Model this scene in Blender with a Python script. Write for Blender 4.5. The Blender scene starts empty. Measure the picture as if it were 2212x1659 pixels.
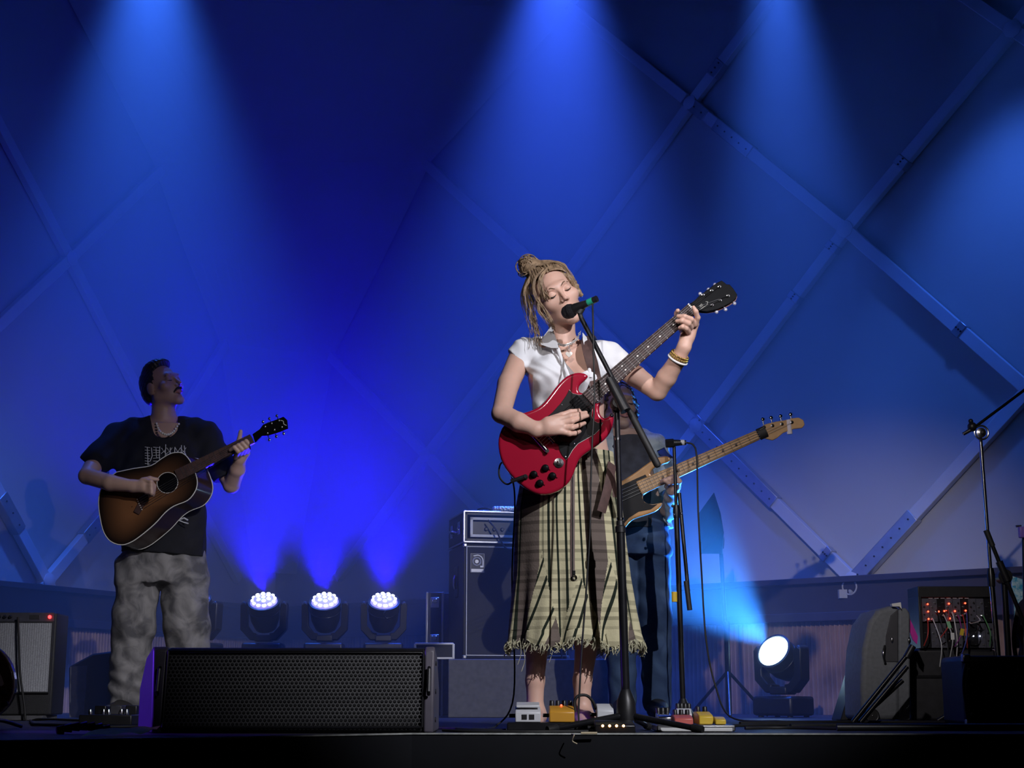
import bpy, bmesh, math, random
import numpy as np
from mathutils import Vector, Matrix, Quaternion
random.seed(7); np.random.seed(7)
S = bpy.context.scene
COL = S.collection
V = Vector
PI = math.pi

# ------------------------------------------------------------------ camera
ZC = 0.125                       # eye height above the stage floor (stage floor is z = 0)
FPX = 3200.0                     # focal length in pixels of the 2212 x 1659 frame
PITCH = math.atan((1497 - 829.5) / FPX)
cam_d = bpy.data.cameras.new('camera'); cam = bpy.data.objects.new('camera', cam_d); COL.objects.link(cam)
cam_d.sensor_width = 36.0; cam_d.lens = 36.0 * FPX / 2212.0
cam.location = (0, 0, ZC); cam.rotation_euler = (PI / 2 + PITCH, 0, 0)
cam_d.clip_start = 0.05; cam_d.clip_end = 100
S.camera = cam
FW = V((0, math.cos(PITCH), math.sin(PITCH))); UP = V((0, -math.sin(PITCH), math.cos(PITCH)))

def ray(px, py):
    return V((1, 0, 0)) * ((px - 1106) / FPX) + UP * ((829.5 - py) / FPX) + FW
def P(px, py, Y):                # the point at depth Y (metres from the eye along the ground) seen at a pixel
    d = ray(px, py); t = Y / d.y
    return V((d.x * t, Y, ZC + d.z * t))
def Pplane(px, py, p0, n):
    d = ray(px, py); o = V((0, 0, ZC)); t = (p0 - o).dot(n) / d.dot(n)
    return o + d * t
def M(Y, px):                    # pixels to metres at depth Y
    return px / FPX * Y

# ------------------------------------------------------------------ world, exposure
S.view_settings.view_transform = 'Standard'; S.view_settings.look = 'None'
S.view_settings.exposure = 0.0; S.view_settings.gamma = 1.0; S.view_settings.use_curve_mapping = False
S.cycles.use_denoising = True; S.cycles.use_adaptive_sampling = True; S.cycles.adaptive_threshold = 0.03
S.cycles.max_bounces = 5; S.cycles.diffuse_bounces = 2; S.cycles.glossy_bounces = 2
S.cycles.transmission_bounces = 2; S.cycles.volume_bounces = 0; S.cycles.transparent_max_bounces = 4
W = bpy.data.worlds.new('world'); S.world = W; W.use_nodes = True
W.node_tree.nodes['Background'].inputs[0].default_value = (0, 0, 0, 1)
W.node_tree.nodes['Background'].inputs[1].default_value = 0.0

# ------------------------------------------------------------------ stage lamps hung out of frame
def aim(o, target):
    d = V(target) - o.location
    o.rotation_euler = d.to_track_quat('-Z', 'Y').to_euler()
def spot(name, loc, target, power, color, deg, blend=0.6, r=0.08):
    L = bpy.data.lights.new(name, 'SPOT'); o = bpy.data.objects.new(name, L); COL.objects.link(o)
    o.location = loc; aim(o, target)
    L.energy = power; L.color = color; L.spot_size = math.radians(deg); L.spot_blend = blend
    L.shadow_soft_size = r
    return o
# front-of-house lamps over the audience: their shadows fall on the singer's shirt and on both walls
spot('front_right_offscreen', (3.4, -0.9, 4.0), (0.28, 5.25, 0.95), 1800, (0.93, 0.93, 1.0), 23, 0.8, 0.04)
spot('front_left_offscreen', (-0.9, -1.2, 3.4), (1.75, 8.2, 0.45), 900, (1.0, 0.93, 0.92), 17, 0.9, 0.05)
spot('front_cross_offscreen', (4.26, -3.12, 3.19), (-2.6, 9.2, 0.6), 330, (0.95, 0.85, 0.97), 19, 1.0, 0.06)
# blue washes hung over the stage: their beams enter at the top of the picture
spot('blue_wash_left_offscreen', (-2.15, 8.1, 4.75), (-2.1, 8.6, 0.0), 1500, (0.035, 0.16, 1.0), 52, 1.0, 0.1)
spot('blue_wash_middle_offscreen', (0.30, 8.4, 4.9), (0.2, 8.55, 0.0), 2000, (0.035, 0.115, 1.0), 52, 1.0, 0.1)
spot('blue_wash_right_offscreen', (1.52, 7.9, 4.6), (1.60, 7.9, 0.0), 1350, (0.04, 0.16, 1.0), 34, 1.0, 0.1)
spot('blue_wash_far_right_offscreen', (2.75, 6.9, 4.5), (2.75, 7.9, 2.9), 240, (0.04, 0.17, 1.0), 36, 1.0, 0.1)
# violet lamp in the left wing: it colours the left end of the floor monitor
spot('violet_left_offscreen', (-3.1, 5.3, 0.7), (-1.15, 5.0, 0.12), 160, (0.16, 0.04, 1.0), 22, 0.5, 0.05)

# ------------------------------------------------------------------ materials
MATS = {}
def mat(name, color=(0.5, 0.5, 0.5), rough=0.5, metal=0.0, noise=0.0, nscale=20.0, bump=0.0, emit=None, estr=0.0, spec=0.5, coat=0.0, bscale=None):
    if name in MATS: return MATS[name]
    m = bpy.data.materials.new(name); m.use_nodes = True; nt = m.node_tree; N = nt.nodes; L = nt.links
    b = N['Principled BSDF']
    b.inputs['Base Color'].default_value = (*color, 1); b.inputs['Roughness'].default_value = rough
    b.inputs['Metallic'].default_value = metal; b.inputs['Specular IOR Level'].default_value = spec
    b.inputs['Coat Weight'].default_value = coat; b.inputs['Coat Roughness'].default_value = 0.08
    if emit is not None:
        b.inputs['Emission Color'].default_value = (*emit, 1); b.inputs['Emission Strength'].default_value = estr
    if noise > 0 or bump > 0:
        tc = N.new('ShaderNodeTexCoord')
        tx = N.new('ShaderNodeTexNoise'); tx.inputs['Scale'].default_value = nscale; tx.inputs['Detail'].default_value = 4
        L.new(tc.outputs['Object'], tx.inputs['Vector'])
        if noise > 0:
            r = N.new('ShaderNodeValToRGB')
            r.color_ramp.elements[0].position = 0.3; r.color_ramp.elements[1].position = 0.7
            r.color_ramp.elements[0].color = (*[c * (1 - noise) for c in color], 1)
            r.color_ramp.elements[1].color = (*[min(1, c * (1 + noise)) for c in color], 1)
            L.new(tx.outputs['Fac'], r.inputs[0]); L.new(r.outputs[0], b.inputs['Base Color'])
        if bump > 0:
            t2 = tx
            if bscale:
                t2 = N.new('ShaderNodeTexNoise'); t2.inputs['Scale'].default_value = bscale; L.new(tc.outputs['Object'], t2.inputs['Vector'])
            bp = N.new('ShaderNodeBump'); bp.inputs['Strength'].default_value = bump; bp.inputs['Distance'].default_value = 0.01
            L.new(t2.outputs['Fac'], bp.inputs['Height']); L.new(bp.outputs[0], b.inputs['Normal'])
    MATS[name] = m
    return m

mat('membrane', (0.60, 0.58, 0.56), 0.8, noise=0.05, nscale=1.4, bump=0.05, bscale=60)
mat('beam_paint', (0.74, 0.74, 0.78), 0.5, noise=0.04, nscale=9)
mat('beam_metal', (0.55, 0.55, 0.58), 0.35, 0.7, noise=0.1, nscale=14)
mat('ledge_black', (0.05, 0.04, 0.055), 0.6, noise=0.2, nscale=5)
mat('corrugated', (0.40, 0.26, 0.20), 0.45, 0.2, noise=0.35, nscale=6)
mat('stage_black', (0.022, 0.022, 0.026), 0.55, noise=0.3, nscale=7, bump=0.1)
mat('stage_front', (0.005, 0.006, 0.010), 0.9, noise=0.2, nscale=5)
mat('edge_strip', (0.5, 0.52, 0.5), 0.5, noise=0.3, nscale=30)
mat('black_plastic', (0.012, 0.012, 0.014), 0.42, noise=0.2, nscale=30, bump=0.05)
mat('black_rubber', (0.012, 0.012, 0.013), 0.6, noise=0.2, nscale=40)
mat('black_metal', (0.015, 0.015, 0.018), 0.3, 0.3, noise=0.2, nscale=30)
mat('chrome', (0.8, 0.8, 0.82), 0.15, 1.0, noise=0.03, nscale=50)
mat('steel', (0.5, 0.5, 0.52), 0.3, 1.0, noise=0.06, nscale=50)
mat('tolex', (0.018, 0.018, 0.02), 0.55, noise=0.3, nscale=200, bump=0.2, bscale=400)
mat('grille_cloth', (0.02, 0.02, 0.026), 0.8, noise=0.3, nscale=300)
mat('white_trim', (0.7, 0.7, 0.7), 0.5, noise=0.05, nscale=30)
mat('grey_felt', (0.10, 0.10, 0.11), 0.9, noise=0.15, nscale=40)

# ------------------------------------------------------------------ mesh helpers
ORG = {}
def cut_at(pts, n):             # smooth curve through points (Catmull-Rom)
    pts = [V(p) for p in pts]
    if len(pts) < 3: return [pts[0].lerp(pts[-1], i / n) for i in range(n + 1)]
    e = [pts[0] * 2 - pts[1]] + pts + [pts[-1] * 2 - pts[-2]]
    out = []
    seg = len(pts) - 1
    for i in range(n + 1):
        t = i / n * seg; k = min(int(t), seg - 1); t -= k
        a, b, c, d = e[k], e[k + 1], e[k + 2], e[k + 3]
        out.append(0.5 * ((2 * b) + (c - a) * t + (2 * a - 5 * b + 4 * c - d) * t * t + (3 * b - a - 3 * c + d) * t ** 3))
    return out

class MB:
    def __init__(s): s.v = []; s.f = []
    def add(s, vs, fs):
        o = len(s.v); s.v += [V(v) for v in vs]; s.f += [tuple(i + o for i in f) for f in fs]; return s
    def box(s, c, size, R=None):
        c = V(c); hx, hy, hz = [k / 2 for k in size]
        vs = [V((x, y, z)) for x in (-hx, hx) for y in (-hy, hy) for z in (-hz, hz)]
        if R is not None: vs = [R @ v for v in vs]
        return s.add([v + c for v in vs], [(0, 1, 3, 2), (4, 6, 7, 5), (0, 4, 5, 1), (2, 3, 7, 6), (0, 2, 6, 4), (1, 5, 7, 3)])
    def tube(s, pts, r, n=8, cap=True, flat=None, up=None):
        pts = [V(p) for p in pts]; m = len(pts)
        rs = r if isinstance(r, (list, tuple)) else [r] * m
        t0 = (pts[1] - pts[0]).normalized()
        ref = V(up) if up is not None else (V((0, 0, 1)) if abs(t0.z) < 0.9 else V((0, 1, 0)))
        nrm = (ref - t0 * ref.dot(t0)).normalized()
        vs = []; fs = []
        for i in range(m):
            t = (pts[min(i + 1, m - 1)] - pts[max(i - 1, 0)])
            t = t.normalized() if t.length > 1e-9 else t0
            nn = nrm - t * nrm.dot(t)
            nrm = nn.normalized() if nn.length > 1e-6 else nrm
            b = t.cross(nrm)
            for k in range(n):
                a = 2 * PI * k / n
                vs.append(pts[i] + nrm * math.cos(a) * rs[i] * (flat or 1.0) + b * math.sin(a) * rs[i])
        for i in range(m - 1):
            for k in range(n):
                a = i * n + k; b2 = i * n + (k + 1) % n
                fs.append((a, b2, b2 + n, a + n))
        if cap:
            fs.append(tuple(range(n - 1, -1, -1))); fs.append(tuple((m - 1) * n + k for k in range(n)))
        return s.add(vs, fs)
    def cyl(s, a, b, r, r2=None, n=16): return s.tube([a, b], [r, r if r2 is None else r2], n)
    def lathe(s, c, axis, prof, n=20, cap=True):   # prof: (along, radius)
        c = V(c); ax = V(axis).normalized()
        return s.tube([c + ax * a for a, _ in prof], [max(q, 1e-4) for _, q in prof], n, cap) if False else s._lathe(c, ax, prof, n)
    def _lathe(s, c, ax, prof, n):
        ref = V((0, 0, 1)) if abs(ax.z) < 0.9 else V((1, 0, 0))
        u = (ref - ax * ref.dot(ax)).normalized(); w = ax.cross(u)
        vs = []; fs = []
        for a, r in prof:
            for k in range(n):
                t = 2 * PI * k / n; vs.append(c + ax * a + u * (r * math.cos(t)) + w * (r * math.sin(t)))
        for i in range(len(prof) - 1):
            for k in range(n):
                a = i * n + k; b = i * n + (k + 1) % n; fs.append((a, b, b + n, a + n))
        fs.append(tuple(range(n - 1, -1, -1))); fs.append(tuple((len(prof) - 1) * n + k for k in range(n)))
        return s.add(vs, fs)
    def ball(s, c, r, n=12, sc=(1, 1, 1), R=None):
        c = V(c); vs = []; fs = []
        rows = n // 2
        for i in range(rows + 1):
            ph = PI * i / rows
            for k in range(n):
                t = 2 * PI * k / n
                v = V((r * sc[0] * math.sin(ph) * math.cos(t), r * sc[1] * math.sin(ph) * math.sin(t), r * sc[2] * math.cos(ph)))
                vs.append(c + (R @ v if R is not None else v))
        for i in range(rows):
            for k in range(n):
                a = i * n + k; b = i * n + (k + 1) % n; fs.append((a, a + n, b + n, b))
        return s.add(vs, fs)
    def ring(s, c, axis, R, r, n=24, m=8, a0=0, a1=2 * PI):
        ax = V(axis).normalized(); ref = V((0, 0, 1)) if abs(ax.z) < 0.9 else V((1, 0, 0))
        u = (ref - ax * ref.dot(ax)).normalized(); w = ax.cross(u)
        full = abs(a1 - a0 - 2 * PI) < 1e-6
        pts = [V(c) + (u * math.cos(a0 + (a1 - a0) * i / n) + w * math.sin(a0 + (a1 - a0) * i / n)) * R for i in range(n + 1)]
        return s.tube(pts, r, m, cap=not full, up=ax)
    def prism(s, outline, ext):       # closed outline (3D points), extruded along ext
        n = len(outline); a = [V(p) for p in outline]; b = [p + V(ext) for p in a]
        return s.add(a + b, [tuple(range(n)), tuple(range(2 * n - 1, n - 1, -1))] + [(i, i + n, (i + 1) % n + n, (i + 1) % n) for i in range(n)])
    def quad(s, a, b, c, d): return s.add([a, b, c, d], [(0, 1, 2, 3)])

def link_mesh(name, me, m, parent, loc):
    if m is not None: me.materials.append(MATS[m] if isinstance(m, str) else m)
    o = bpy.data.objects.new(name, me); COL.objects.link(o)
    if parent is not None:
        o.parent = parent; org = ORG[parent.name]
    else:
        org = V(loc) if loc is not None else V((0, 0, 0)); o.location = org
    ORG[o.name] = org
    return o, org
def build(mb, name, m, parent=None, loc=None, smooth=None, bevel=0.0, seg=2):
    if parent is None and loc is None:
        xs = [v.x for v in mb.v]; ys = [v.y for v in mb.v]; zs = [v.z for v in mb.v]
        loc = V(((min(xs) + max(xs)) / 2, (min(ys) + max(ys)) / 2, min(zs)))
    org = ORG[parent.name] if parent is not None else V(loc)
    me = bpy.data.meshes.new(name)
    me.from_pydata([v - org for v in mb.v], [], mb.f)
    bm = bmesh.new(); bm.from_mesh(me); bmesh.ops.recalc_face_normals(bm, faces=bm.faces); bm.to_mesh(me); bm.free()
    if smooth is not None:
        me.shade_smooth()
        me.set_sharp_from_angle(angle=math.radians(smooth))
    o, _ = link_mesh(name, me, m, parent, loc)
    if bevel > 0:
        b = o.modifiers.new('bevel', 'BEVEL'); b.width = bevel; b.segments = seg; b.limit_method = 'ANGLE'; b.angle_limit = math.radians(35)
        if smooth is None: me.shade_smooth(); me.set_sharp_from_angle(angle=math.radians(40))
    return o
def thing(name, label, cat, loc, group=None):
    o = bpy.data.objects.new(name, None); COL.objects.link(o); o.location = loc; o.empty_display_size = 0.1
    ORG[o.name] = V(loc); tag(o, label, cat, group); return o
def tag(o, label=None, cat=None, group=None, kind=None):
    if label: o['label'] = label
    if cat: o['category'] = cat
    if group: o['group'] = group
    if kind: o['kind'] = kind
    return o
def inst(src, name, parent, offset=(0, 0, 0)):   # a copy that shares mesh data, as a part of parent
    c = src.copy(); c.name = name; COL.objects.link(c); c.parent = parent; c.location = V(offset)
    ORG[c.name] = ORG[parent.name] + V(offset)
    return c
def rotmat(x, y, z):                              # columns are the given axes
    return Matrix(((x.x, y.x, z.x), (x.y, y.y, z.y), (x.z, y.z, z.z)))

# ------------------------------------------------------------------ the setting
CORNER = V((-1.92, 12.1, 0))
LDIR = (V((-3.18, 9.2, 0)) - CORNER).normalized()
RDIR = (V((2.04, 8.78, 0)) - CORNER).normalized()
def wall_n(d):
    n = V((d.y, -d.x, 0)); return n if n.y < 0 else -n
LN, RN = wall_n(LDIR), wall_n(RDIR)
LLEN, RLEN, WTOP = 7.0, 8.6, 7.2
def onwall(px, py, side, off=0.0):
    d, n = (LDIR, LN) if side == 'L' else (RDIR, RN)
    return Pplane(px, py, CORNER + n * off, n)

def wall(name, d, length):
    mb = MB(); a = CORNER; b = CORNER + d * length; n = wall_n(d)
    m = 24
    for i in range(m):
        p, q = a.lerp(b, i / m), a.lerp(b, (i + 1) / m)
        mb.quad(p, q, q + V((0, 0, WTOP)), p + V((0, 0, WTOP)))
    return tag(build(mb, name, 'membrane', loc=a), kind='structure')
wall_left = wall('wall_left', LDIR, LLEN)
wall_right = wall('wall_right', RDIR, RLEN)

# the sloping canopy that fills the corner between the two lattice walls
rows = [((20, -260), (1440, -240)), ((148, 0), (1240, 15)), ((240, 175), (1085, 180)), ((330, 350), (930, 350)), ((400, 545), (830, 555)), ((475, 740), (720, 770)), ((545, 1235), (640, 1240))]
mb = MB(); NC = 16; vs = []; fs = []
for (l, r) in rows:
    a, b = onwall(*l, 'L', 0.02), onwall(*r, 'R', 0.02)
    for k in range(NC + 1): vs.append(a.lerp(b, k / NC))
for i in range(len(rows) - 1):
    for k in range(NC):
        q = i * (NC + 1) + k; fs.append((q, q + 1, q + NC + 2, q + NC + 1))
mb.add(vs, fs)
wall_back = tag(build(mb, 'wall_back', 'membrane', loc=CORNER), kind='structure')

# lattice beams: each a flat box profile standing off its wall
def beam(a, b, side, w=0.075, dep=0.05, extra=0.06, sleeve=()):
    par, n, = (wall_left, LN) if side == 'L' else (wall_right, RN)
    p, q = onwall(*a, side), onwall(*b, side)
    t = (q - p).normalized(); p = p - t * extra; q = q + t * extra
    R = rotmat(t, n, t.cross(n))
    mb = MB().box((p + q) / 2 + n * (dep / 2 + 0.012), ((q - p).length, dep, w), R)
    o = build(mb, 'lattice_beam', 'beam_paint', par, bevel=0.004)
    for (f0, f1) in sleeve:
        s0, s1 = p.lerp(q, f0), p.lerp(q, f1)
        sl = build(MB().box((s0 + s1) / 2 + n * (dep / 2 + 0.012), ((s1 - s0).length, dep + 0.014, w + 0.014), R), 'beam_sleeve', 'beam_metal', o, bevel=0.005)
        k = max(3, int((s1 - s0).length / 0.07))
        mbb = MB()
        first = None
        for i in range(k):
            c = s0.lerp(s1, (i + 0.5) / k) + n * (dep + 0.02)
            mbb.cyl(c - n * 0.004, c + n * 0.003, 0.006, n=6)
        build(mbb, 'bolt_row', 'black_metal', o)['kind'] = 'stuff'
    return o
def node(px, py, side):
    par, n = (wall_left, LN) if side == 'L' else (wall_right, RN)
    p = onwall(px, py, side)
    mb = MB().lathe(p + n * 0.0, n, [(0.0, 0.055), (0.066, 0.055), (0.07, 0.045), (0.078, 0.02)], 8)
    return build(mb, 'joint_plate', 'beam_paint', par, smooth=30)
for a, b, sl in [((1130, -70), (1500, 228), ()), ((1500, 228), (1835, 500), ((0.0, 0.14), (0.2, 0.42))), ((1835, 500), (2290, 900), ((0.55, 0.58),)),
              ((1770, -130), (1500, 228), ((0.72, 0.8),)), ((1500, 228), (1215, 620), ()), ((1215, 620), (930, 985), ()), ((930, 985), (745, 1238), ()),
              ((2340, -120), (2195, 70), ()), ((2195, 70), (1835, 500), ((0.62, 0.66),)), ((1835, 500), (1515, 922), ((0.1, 0.13), (0.33, 0.36))), ((1515, 922), (1290, 1215), ((0.0, 0.08),)),
              ((928, 358), (1215, 620), ()), ((1215, 620), (1515, 922), ()), ((1515, 922), (1852, 1256), ((0.06, 0.52), (0.8, 0.83))),
              ((718, 768), (930, 985), ()), ((930, 985), (1170, 1240), ()),
              ((1852, 1256), (2330, 735), ((0.0, 0.3),)), ((2050, -30), (2195, 70), ()), ((2195, 70), (2420, 230), ())]:
    beam(a, b, 'R', sleeve=sl)
for p in [(1500, 228), (1835, 500), (1515, 922), (930, 985), (1215, 620), (2195, 70), (1852, 1254)]: node(*p, 'R')
for a, b, sl in [((-70, 165), (140, 560), ()), ((140, 560), (345, 955), ()), ((345, 955), (500, 1240), ()), ((345, 362), (140, 560), ()), ((140, 560), (-90, 775), ()),
              ((472, 752), (345, 955), ()), ((345, 955), (90, 1258), ((0.35, 0.7),)), ((-80, 945), (90, 1258), ((0.4, 0.62),))]:
    beam(a, b, 'L', sleeve=sl)
for p in [(140, 560), (345, 955), (90, 1256)]: node(*p, 'L')
# foot clamp of the lattice on the ledge
p = onwall(1852, 1262, 'R')
build(MB().box(p + RN * 0.06 + V((-0.06, 0, -0.06)), (0.05, 0.04, 0.05)).cyl(p + RN * 0.05 + V((-0.03, 0, -0.02)), p + RN * 0.12 + V((0.02, 0, -0.06)), 0.012).box(p + RN * 0.06 + V((0.07, 0, -0.03)), (0.04, 0.05, 0.035)).ring(p + RN * 0.1 + V((0, 0, -0.02)), RN, 0.045, 0.005), 'foot_clamp', 'white_trim', wall_right)

# dark ledge and the corrugated skirt under it
ZS, ZL = 0.574, 0.775
def ledge(name, d, n, length):
    a = CORNER - d * 0.0; b = CORNER + d * length; R = rotmat(d, n, d.cross(n))
    mb = MB().box((a + b) / 2 + n * 0.05 + V((0, 0, (ZS + ZL) / 2)), (length, 0.10, ZL - ZS), R)
    mb.box((a + b) / 2 + n * 0.075 + V((0, 0, ZL)), (length, 0.15, 0.035), R)
    mb.box((a + b) / 2 + n * 0.065 + V((0, 0, ZS - 0.01)), (length, 0.13, 0.05), R)
    return tag(build(mb, name, 'ledge_black', bevel=0.003), kind='structure')
ledge('trim_1', LDIR, LN, LLEN); ledge('trim_2', RDIR, RN, RLEN)
def skirt(name, d, n, length):
    pitch = 0.031; m = int(length / pitch * 6); vs = []; fs = []
    for i in range(m + 1):
        s = length * i / m; off = 0.05 + 0.011 * math.sin(2 * PI * s / pitch)
        p = CORNER + d * s + n * off; vs += [p, p + V((0, 0, ZS))]
    fs = [(2 * i, 2 * i + 2, 2 * i + 3, 2 * i + 1) for i in range(m)]
    o = build(MB().add(vs, fs), name, 'corrugated', smooth=60); return tag(o, kind='structure')
skirt('baseboard_left', LDIR, LN, LLEN); skirt('baseboard_right', RDIR, RN, RLEN)

# stage deck, its front and the pale strip along the lip
LIP = [V((-5.5, 2.2, 0)), V((-3.0, 3.2, 0)), V((-1.37, 3.98, 0)), V((-1.05, 4.17, 0)), V((-0.31, 4.72, 0)), V((1.6, 4.65, 0)), V((6.5, 4.5, 0))]
o = MB().prism(LIP + [V((6.5, 12.6, 0)), V((-5.5, 12.6, 0))], (0, 0, -0.03))
tag(build(o, 'floor', 'stage_black', loc=(0, 6, 0)), kind='structure')
mb = MB()
for a, b in zip(LIP, LIP[1:]):
    mb.quad(a + V((0, -0.002, -0.004)), b + V((0, -0.002, -0.004)), b + V((0, -0.002, -1.2)), a + V((0, -0.002, -1.2)))
tag(build(mb, 'wall_front', 'stage_front'), kind='structure')
mb = MB().tube([p + V((0, 0, 0.001)) + V((0, -0.004, 0)) for p in LIP], 0.0032, 6)
tag(build(mb, 'trim_3', 'edge_strip'), kind='structure')

# ------------------------------------------------------------------ moving heads
mat('lens_glow', (0.6, 0.6, 1.0), 0.3, emit=(0.20, 0.16, 1.0), estr=1.6)
mat('led_cell', (1, 1, 1), 0.3, emit=(0.75, 0.8, 1.0), estr=9)
mat('lens_cyan', (0.8, 0.9, 1.0), 0.3, emit=(0.55, 0.85, 1.0), estr=9)
def moving_head(loc, yaw, tilt, s, label, group, lens='lens_glow', power=300, color=(0.0, 0.02, 1), cone=40, stand=None, blend=0.5):
    loc = V(loc)
    t = thing('moving_head_light', label, 'stage light', loc, group)
    rz = Matrix.Rotation(yaw, 3, 'Z')
    T = lambda x, y, z: loc + rz @ (V((x, y, z)) * s)
    b = MB().box(T(0, 0, 0.07), (0.30 * s, 0.26 * s, 0.12 * s), rz)
    base = build(b, 'base', 'black_plastic', t, bevel=0.018 * s)
    for sx in (-1, 1):
        for sy in (-1, 1): build(MB().cyl(T(sx * 0.11, sy * 0.09, 0), T(sx * 0.11, sy * 0.09, 0.012), 0.018 * s, n=8), 'foot', 'black_rubber', t)
    hc = V((0, 0, 0.36))
    def armpts(sx):
        return [(sx * 0.05, 0.15), (sx * 0.10, 0.15), (sx * 0.175, 0.23), (sx * 0.18, 0.43), (sx * 0.155, 0.45), (sx * 0.128, 0.43), (sx * 0.125, 0.26), (sx * 0.08, 0.205), (sx * 0.05, 0.2)]
    for sx in (-1, 1):
        o = MB().prism([T(x, -0.05, z) for x, z in armpts(sx)], rz @ V((0, 0.10 * s, 0)))
        a = build(o, 'arm', 'black_plastic', t, bevel=0.01 * s)
        pl = build(MB().prism([T(x * 0.985 + sx * 0.002, -0.056, 0.15 + (z - 0.15) * 0.93 + 0.006) for x, z in armpts(sx)], rz @ V((0, 0.006 * s, 0))), 'arm_cover', 'black_metal', a, bevel=0.003 * s)
    build(MB().box(T(0, 0, 0.165), (0.13 * s, 0.12 * s, 0.05 * s), rz), 'yoke', 'black_plastic', t, bevel=0.01 * s)
    # head: axis out of the lens
    ax = rz @ V((0, -math.cos(tilt), math.sin(tilt))); c = T(*hc)
    prof = [(-0.135, 0.06), (-0.13, 0.085), (-0.05, 0.112), (0.03, 0.116), (0.07, 0.118), (0.105, 0.122), (0.108, 0.108), (0.095, 0.104)]
    h = build(MB().lathe(c, ax, [(a * s, r * s) for a, r in prof], 28), 'head', 'black_plastic', t, smooth=40)
    build(MB().ring(c + ax * 0.03 * s, ax, 0.1175 * s, 0.004 * s, 28, 6), 'head_ring', 'black_metal', h, smooth=60)
    dome = [(0.096, 0.104)] + [(0.097 + 0.05 * math.sin(q), 0.103 * math.cos(q)) for q in [PI / 2 * k / 6 for k in range(0, 6)]] + [(0.147, 0.006)]
    l = build(MB().lathe(c, ax, [(a * s, r * s) for a, r in dome], 28), 'lens', lens, h, smooth=60)
    if lens == 'lens_glow':
        u = ax.cross(V((1, 0, 0))).normalized(); w = ax.cross(u)
        k = 0
        for (rr, cnt) in ((0, 1), (0.042, 6), (0.082, 12)):
            for q in range(cnt):
                an = 2 * PI * q / cnt + 0.2
                off = u * math.cos(an) * rr * s + w * math.sin(an) * rr * s
                hgt = 0.097 + 0.05 * math.sqrt(max(0, 1 - (rr / 0.103) ** 2))
                build(MB().lathe(c + off, ax, [((hgt - 0.003) * s, 0.017 * s), ((hgt + 0.002) * s, 0.014 * s)], 8), 'led_cell', 'led_cell', l)
    sp = spot('lamp', c + ax * 0.16 * s, c + ax * 2, power, color, cone, blend, 0.09 * s)
    lo = sp.location.copy(); sp.parent = t; sp.location = lo - loc
    if stand:
        st = build(MB().box(V((loc.x, loc.y, loc.z / 2)), (0.42 * s, 0.34 * s, loc.z)), 'road_case', 'black_metal', bevel=0.01)
        tag(st, stand, 'case', group and group + ' cases')
    return t
YM = 8.25
sm = M(YM, 57) / 0.206
mhs = []
for i, (px, yw, lab) in enumerate([(432, -0.35, 'floor moving head light half hidden behind the acoustic guitarist'), (572, 0.0, 'floor moving head light beside the acoustic guitarist\'s trousers'), (703, 0.04, 'floor moving head light in the middle of the glowing row'), (829, 0.10, 'floor moving head light next to the bass amplifier, its lens crossed by a hook')]):
    c = P(px, 1316, YM)
    mhs.append(moving_head((c.x, YM, c.z - 0.36 * sm - 0.02), yw, math.radians(53), sm, lab, 'row of blue floor lights', power=560, color=(0.012, 0.003, 1.0), cone=72, stand='low black case under ' + ['the floor light half hidden by the guitarist', 'the floor light beside the guitarist', 'the middle floor light', 'the floor light next to the bass amplifier'][i], blend=0.85))
build(MB().tube(cut_at([P(834, 1318, YM - 0.22), P(830, 1325, YM - 0.23), P(832, 1334, YM - 0.23), P(842, 1340, YM - 0.22)], 8), 0.004, 6), 'safety_hook', 'black_metal', mhs[3], smooth=60)
YH = 7.95
c = P(1668, 1410, YH)
sc_ = c.z / 0.40
moving_head((c.x + 0.06, YH + 0.06, 0.0), -0.78, math.radians(30), sc_, 'large floor moving head light throwing a pale blue beam beside the bass player', None, 'lens_cyan', power=1000, color=(0.03, 0.24, 1.0), cone=48, blend=0.5)

# ------------------------------------------------------------------ stage gear behind the singer
def RZ(a): return Matrix.Rotation(a, 3, 'Z')
class Loc:                                               # a local frame standing on the floor: x right, y back, z up
    def __init__(s, loc, yaw=0.0, tilt=0.0): s.o = V(loc); s.R = RZ(yaw) @ Matrix.Rotation(tilt, 3, 'X')
    def __call__(s, x, y, z): return s.o + s.R @ V((x, y, z))
    def box(s, mb, c, size): return mb.box(s(*c), size, s.R)
def bolt_corners(L, par, w, h, d, r=0.022, m='steel', y0=0.0):
    for sx in (0, 1):
        for sz in (0, 1):
            x, z = sx * w, sz * h
            build(L.box(MB(), (x + (r - 0.004) * (0.5 - sx) * 1.0, y0 + r / 2 - 0.004, z + (r - 0.004) * (0.5 - sz)), (r, r, r)), 'corner_cap', m, par, bevel=0.005)

# bass cabinet on a low riser
a = P(1000, 1425, 8.0); b = P(1228, 1425, 8.0); cw = 0.585; ch = P(1000, 1176, 8.0).z - a.z; cd = 0.42
L = Loc((a.x, 8.0, a.z + 0.006), math.radians(13))
rz = build(MB().box((a.x + 0.345, 8.1, a.z / 2), (0.83, 0.56, a.z)), 'riser', 'grey_felt', bevel=0.006); tag(rz, 'low grey carpeted riser under the bass cabinet', 'riser')
cab = thing('bass_cabinet', 'tall black bass speaker cabinet with white piping and a round emblem', 'speaker cabinet', L(cw / 2, cd / 2, 0))
build(L.box(MB(), (cw / 2, cd / 2 + 0.01, ch / 2), (cw, cd, ch)), 'cabinet_body', 'tolex', cab, bevel=0.008)
build(L.box(MB(), (cw / 2, 0.006, ch / 2), (cw - 0.03, 0.012, ch - 0.03)), 'grille', 'grille_cloth', cab, bevel=0.002)
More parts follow.
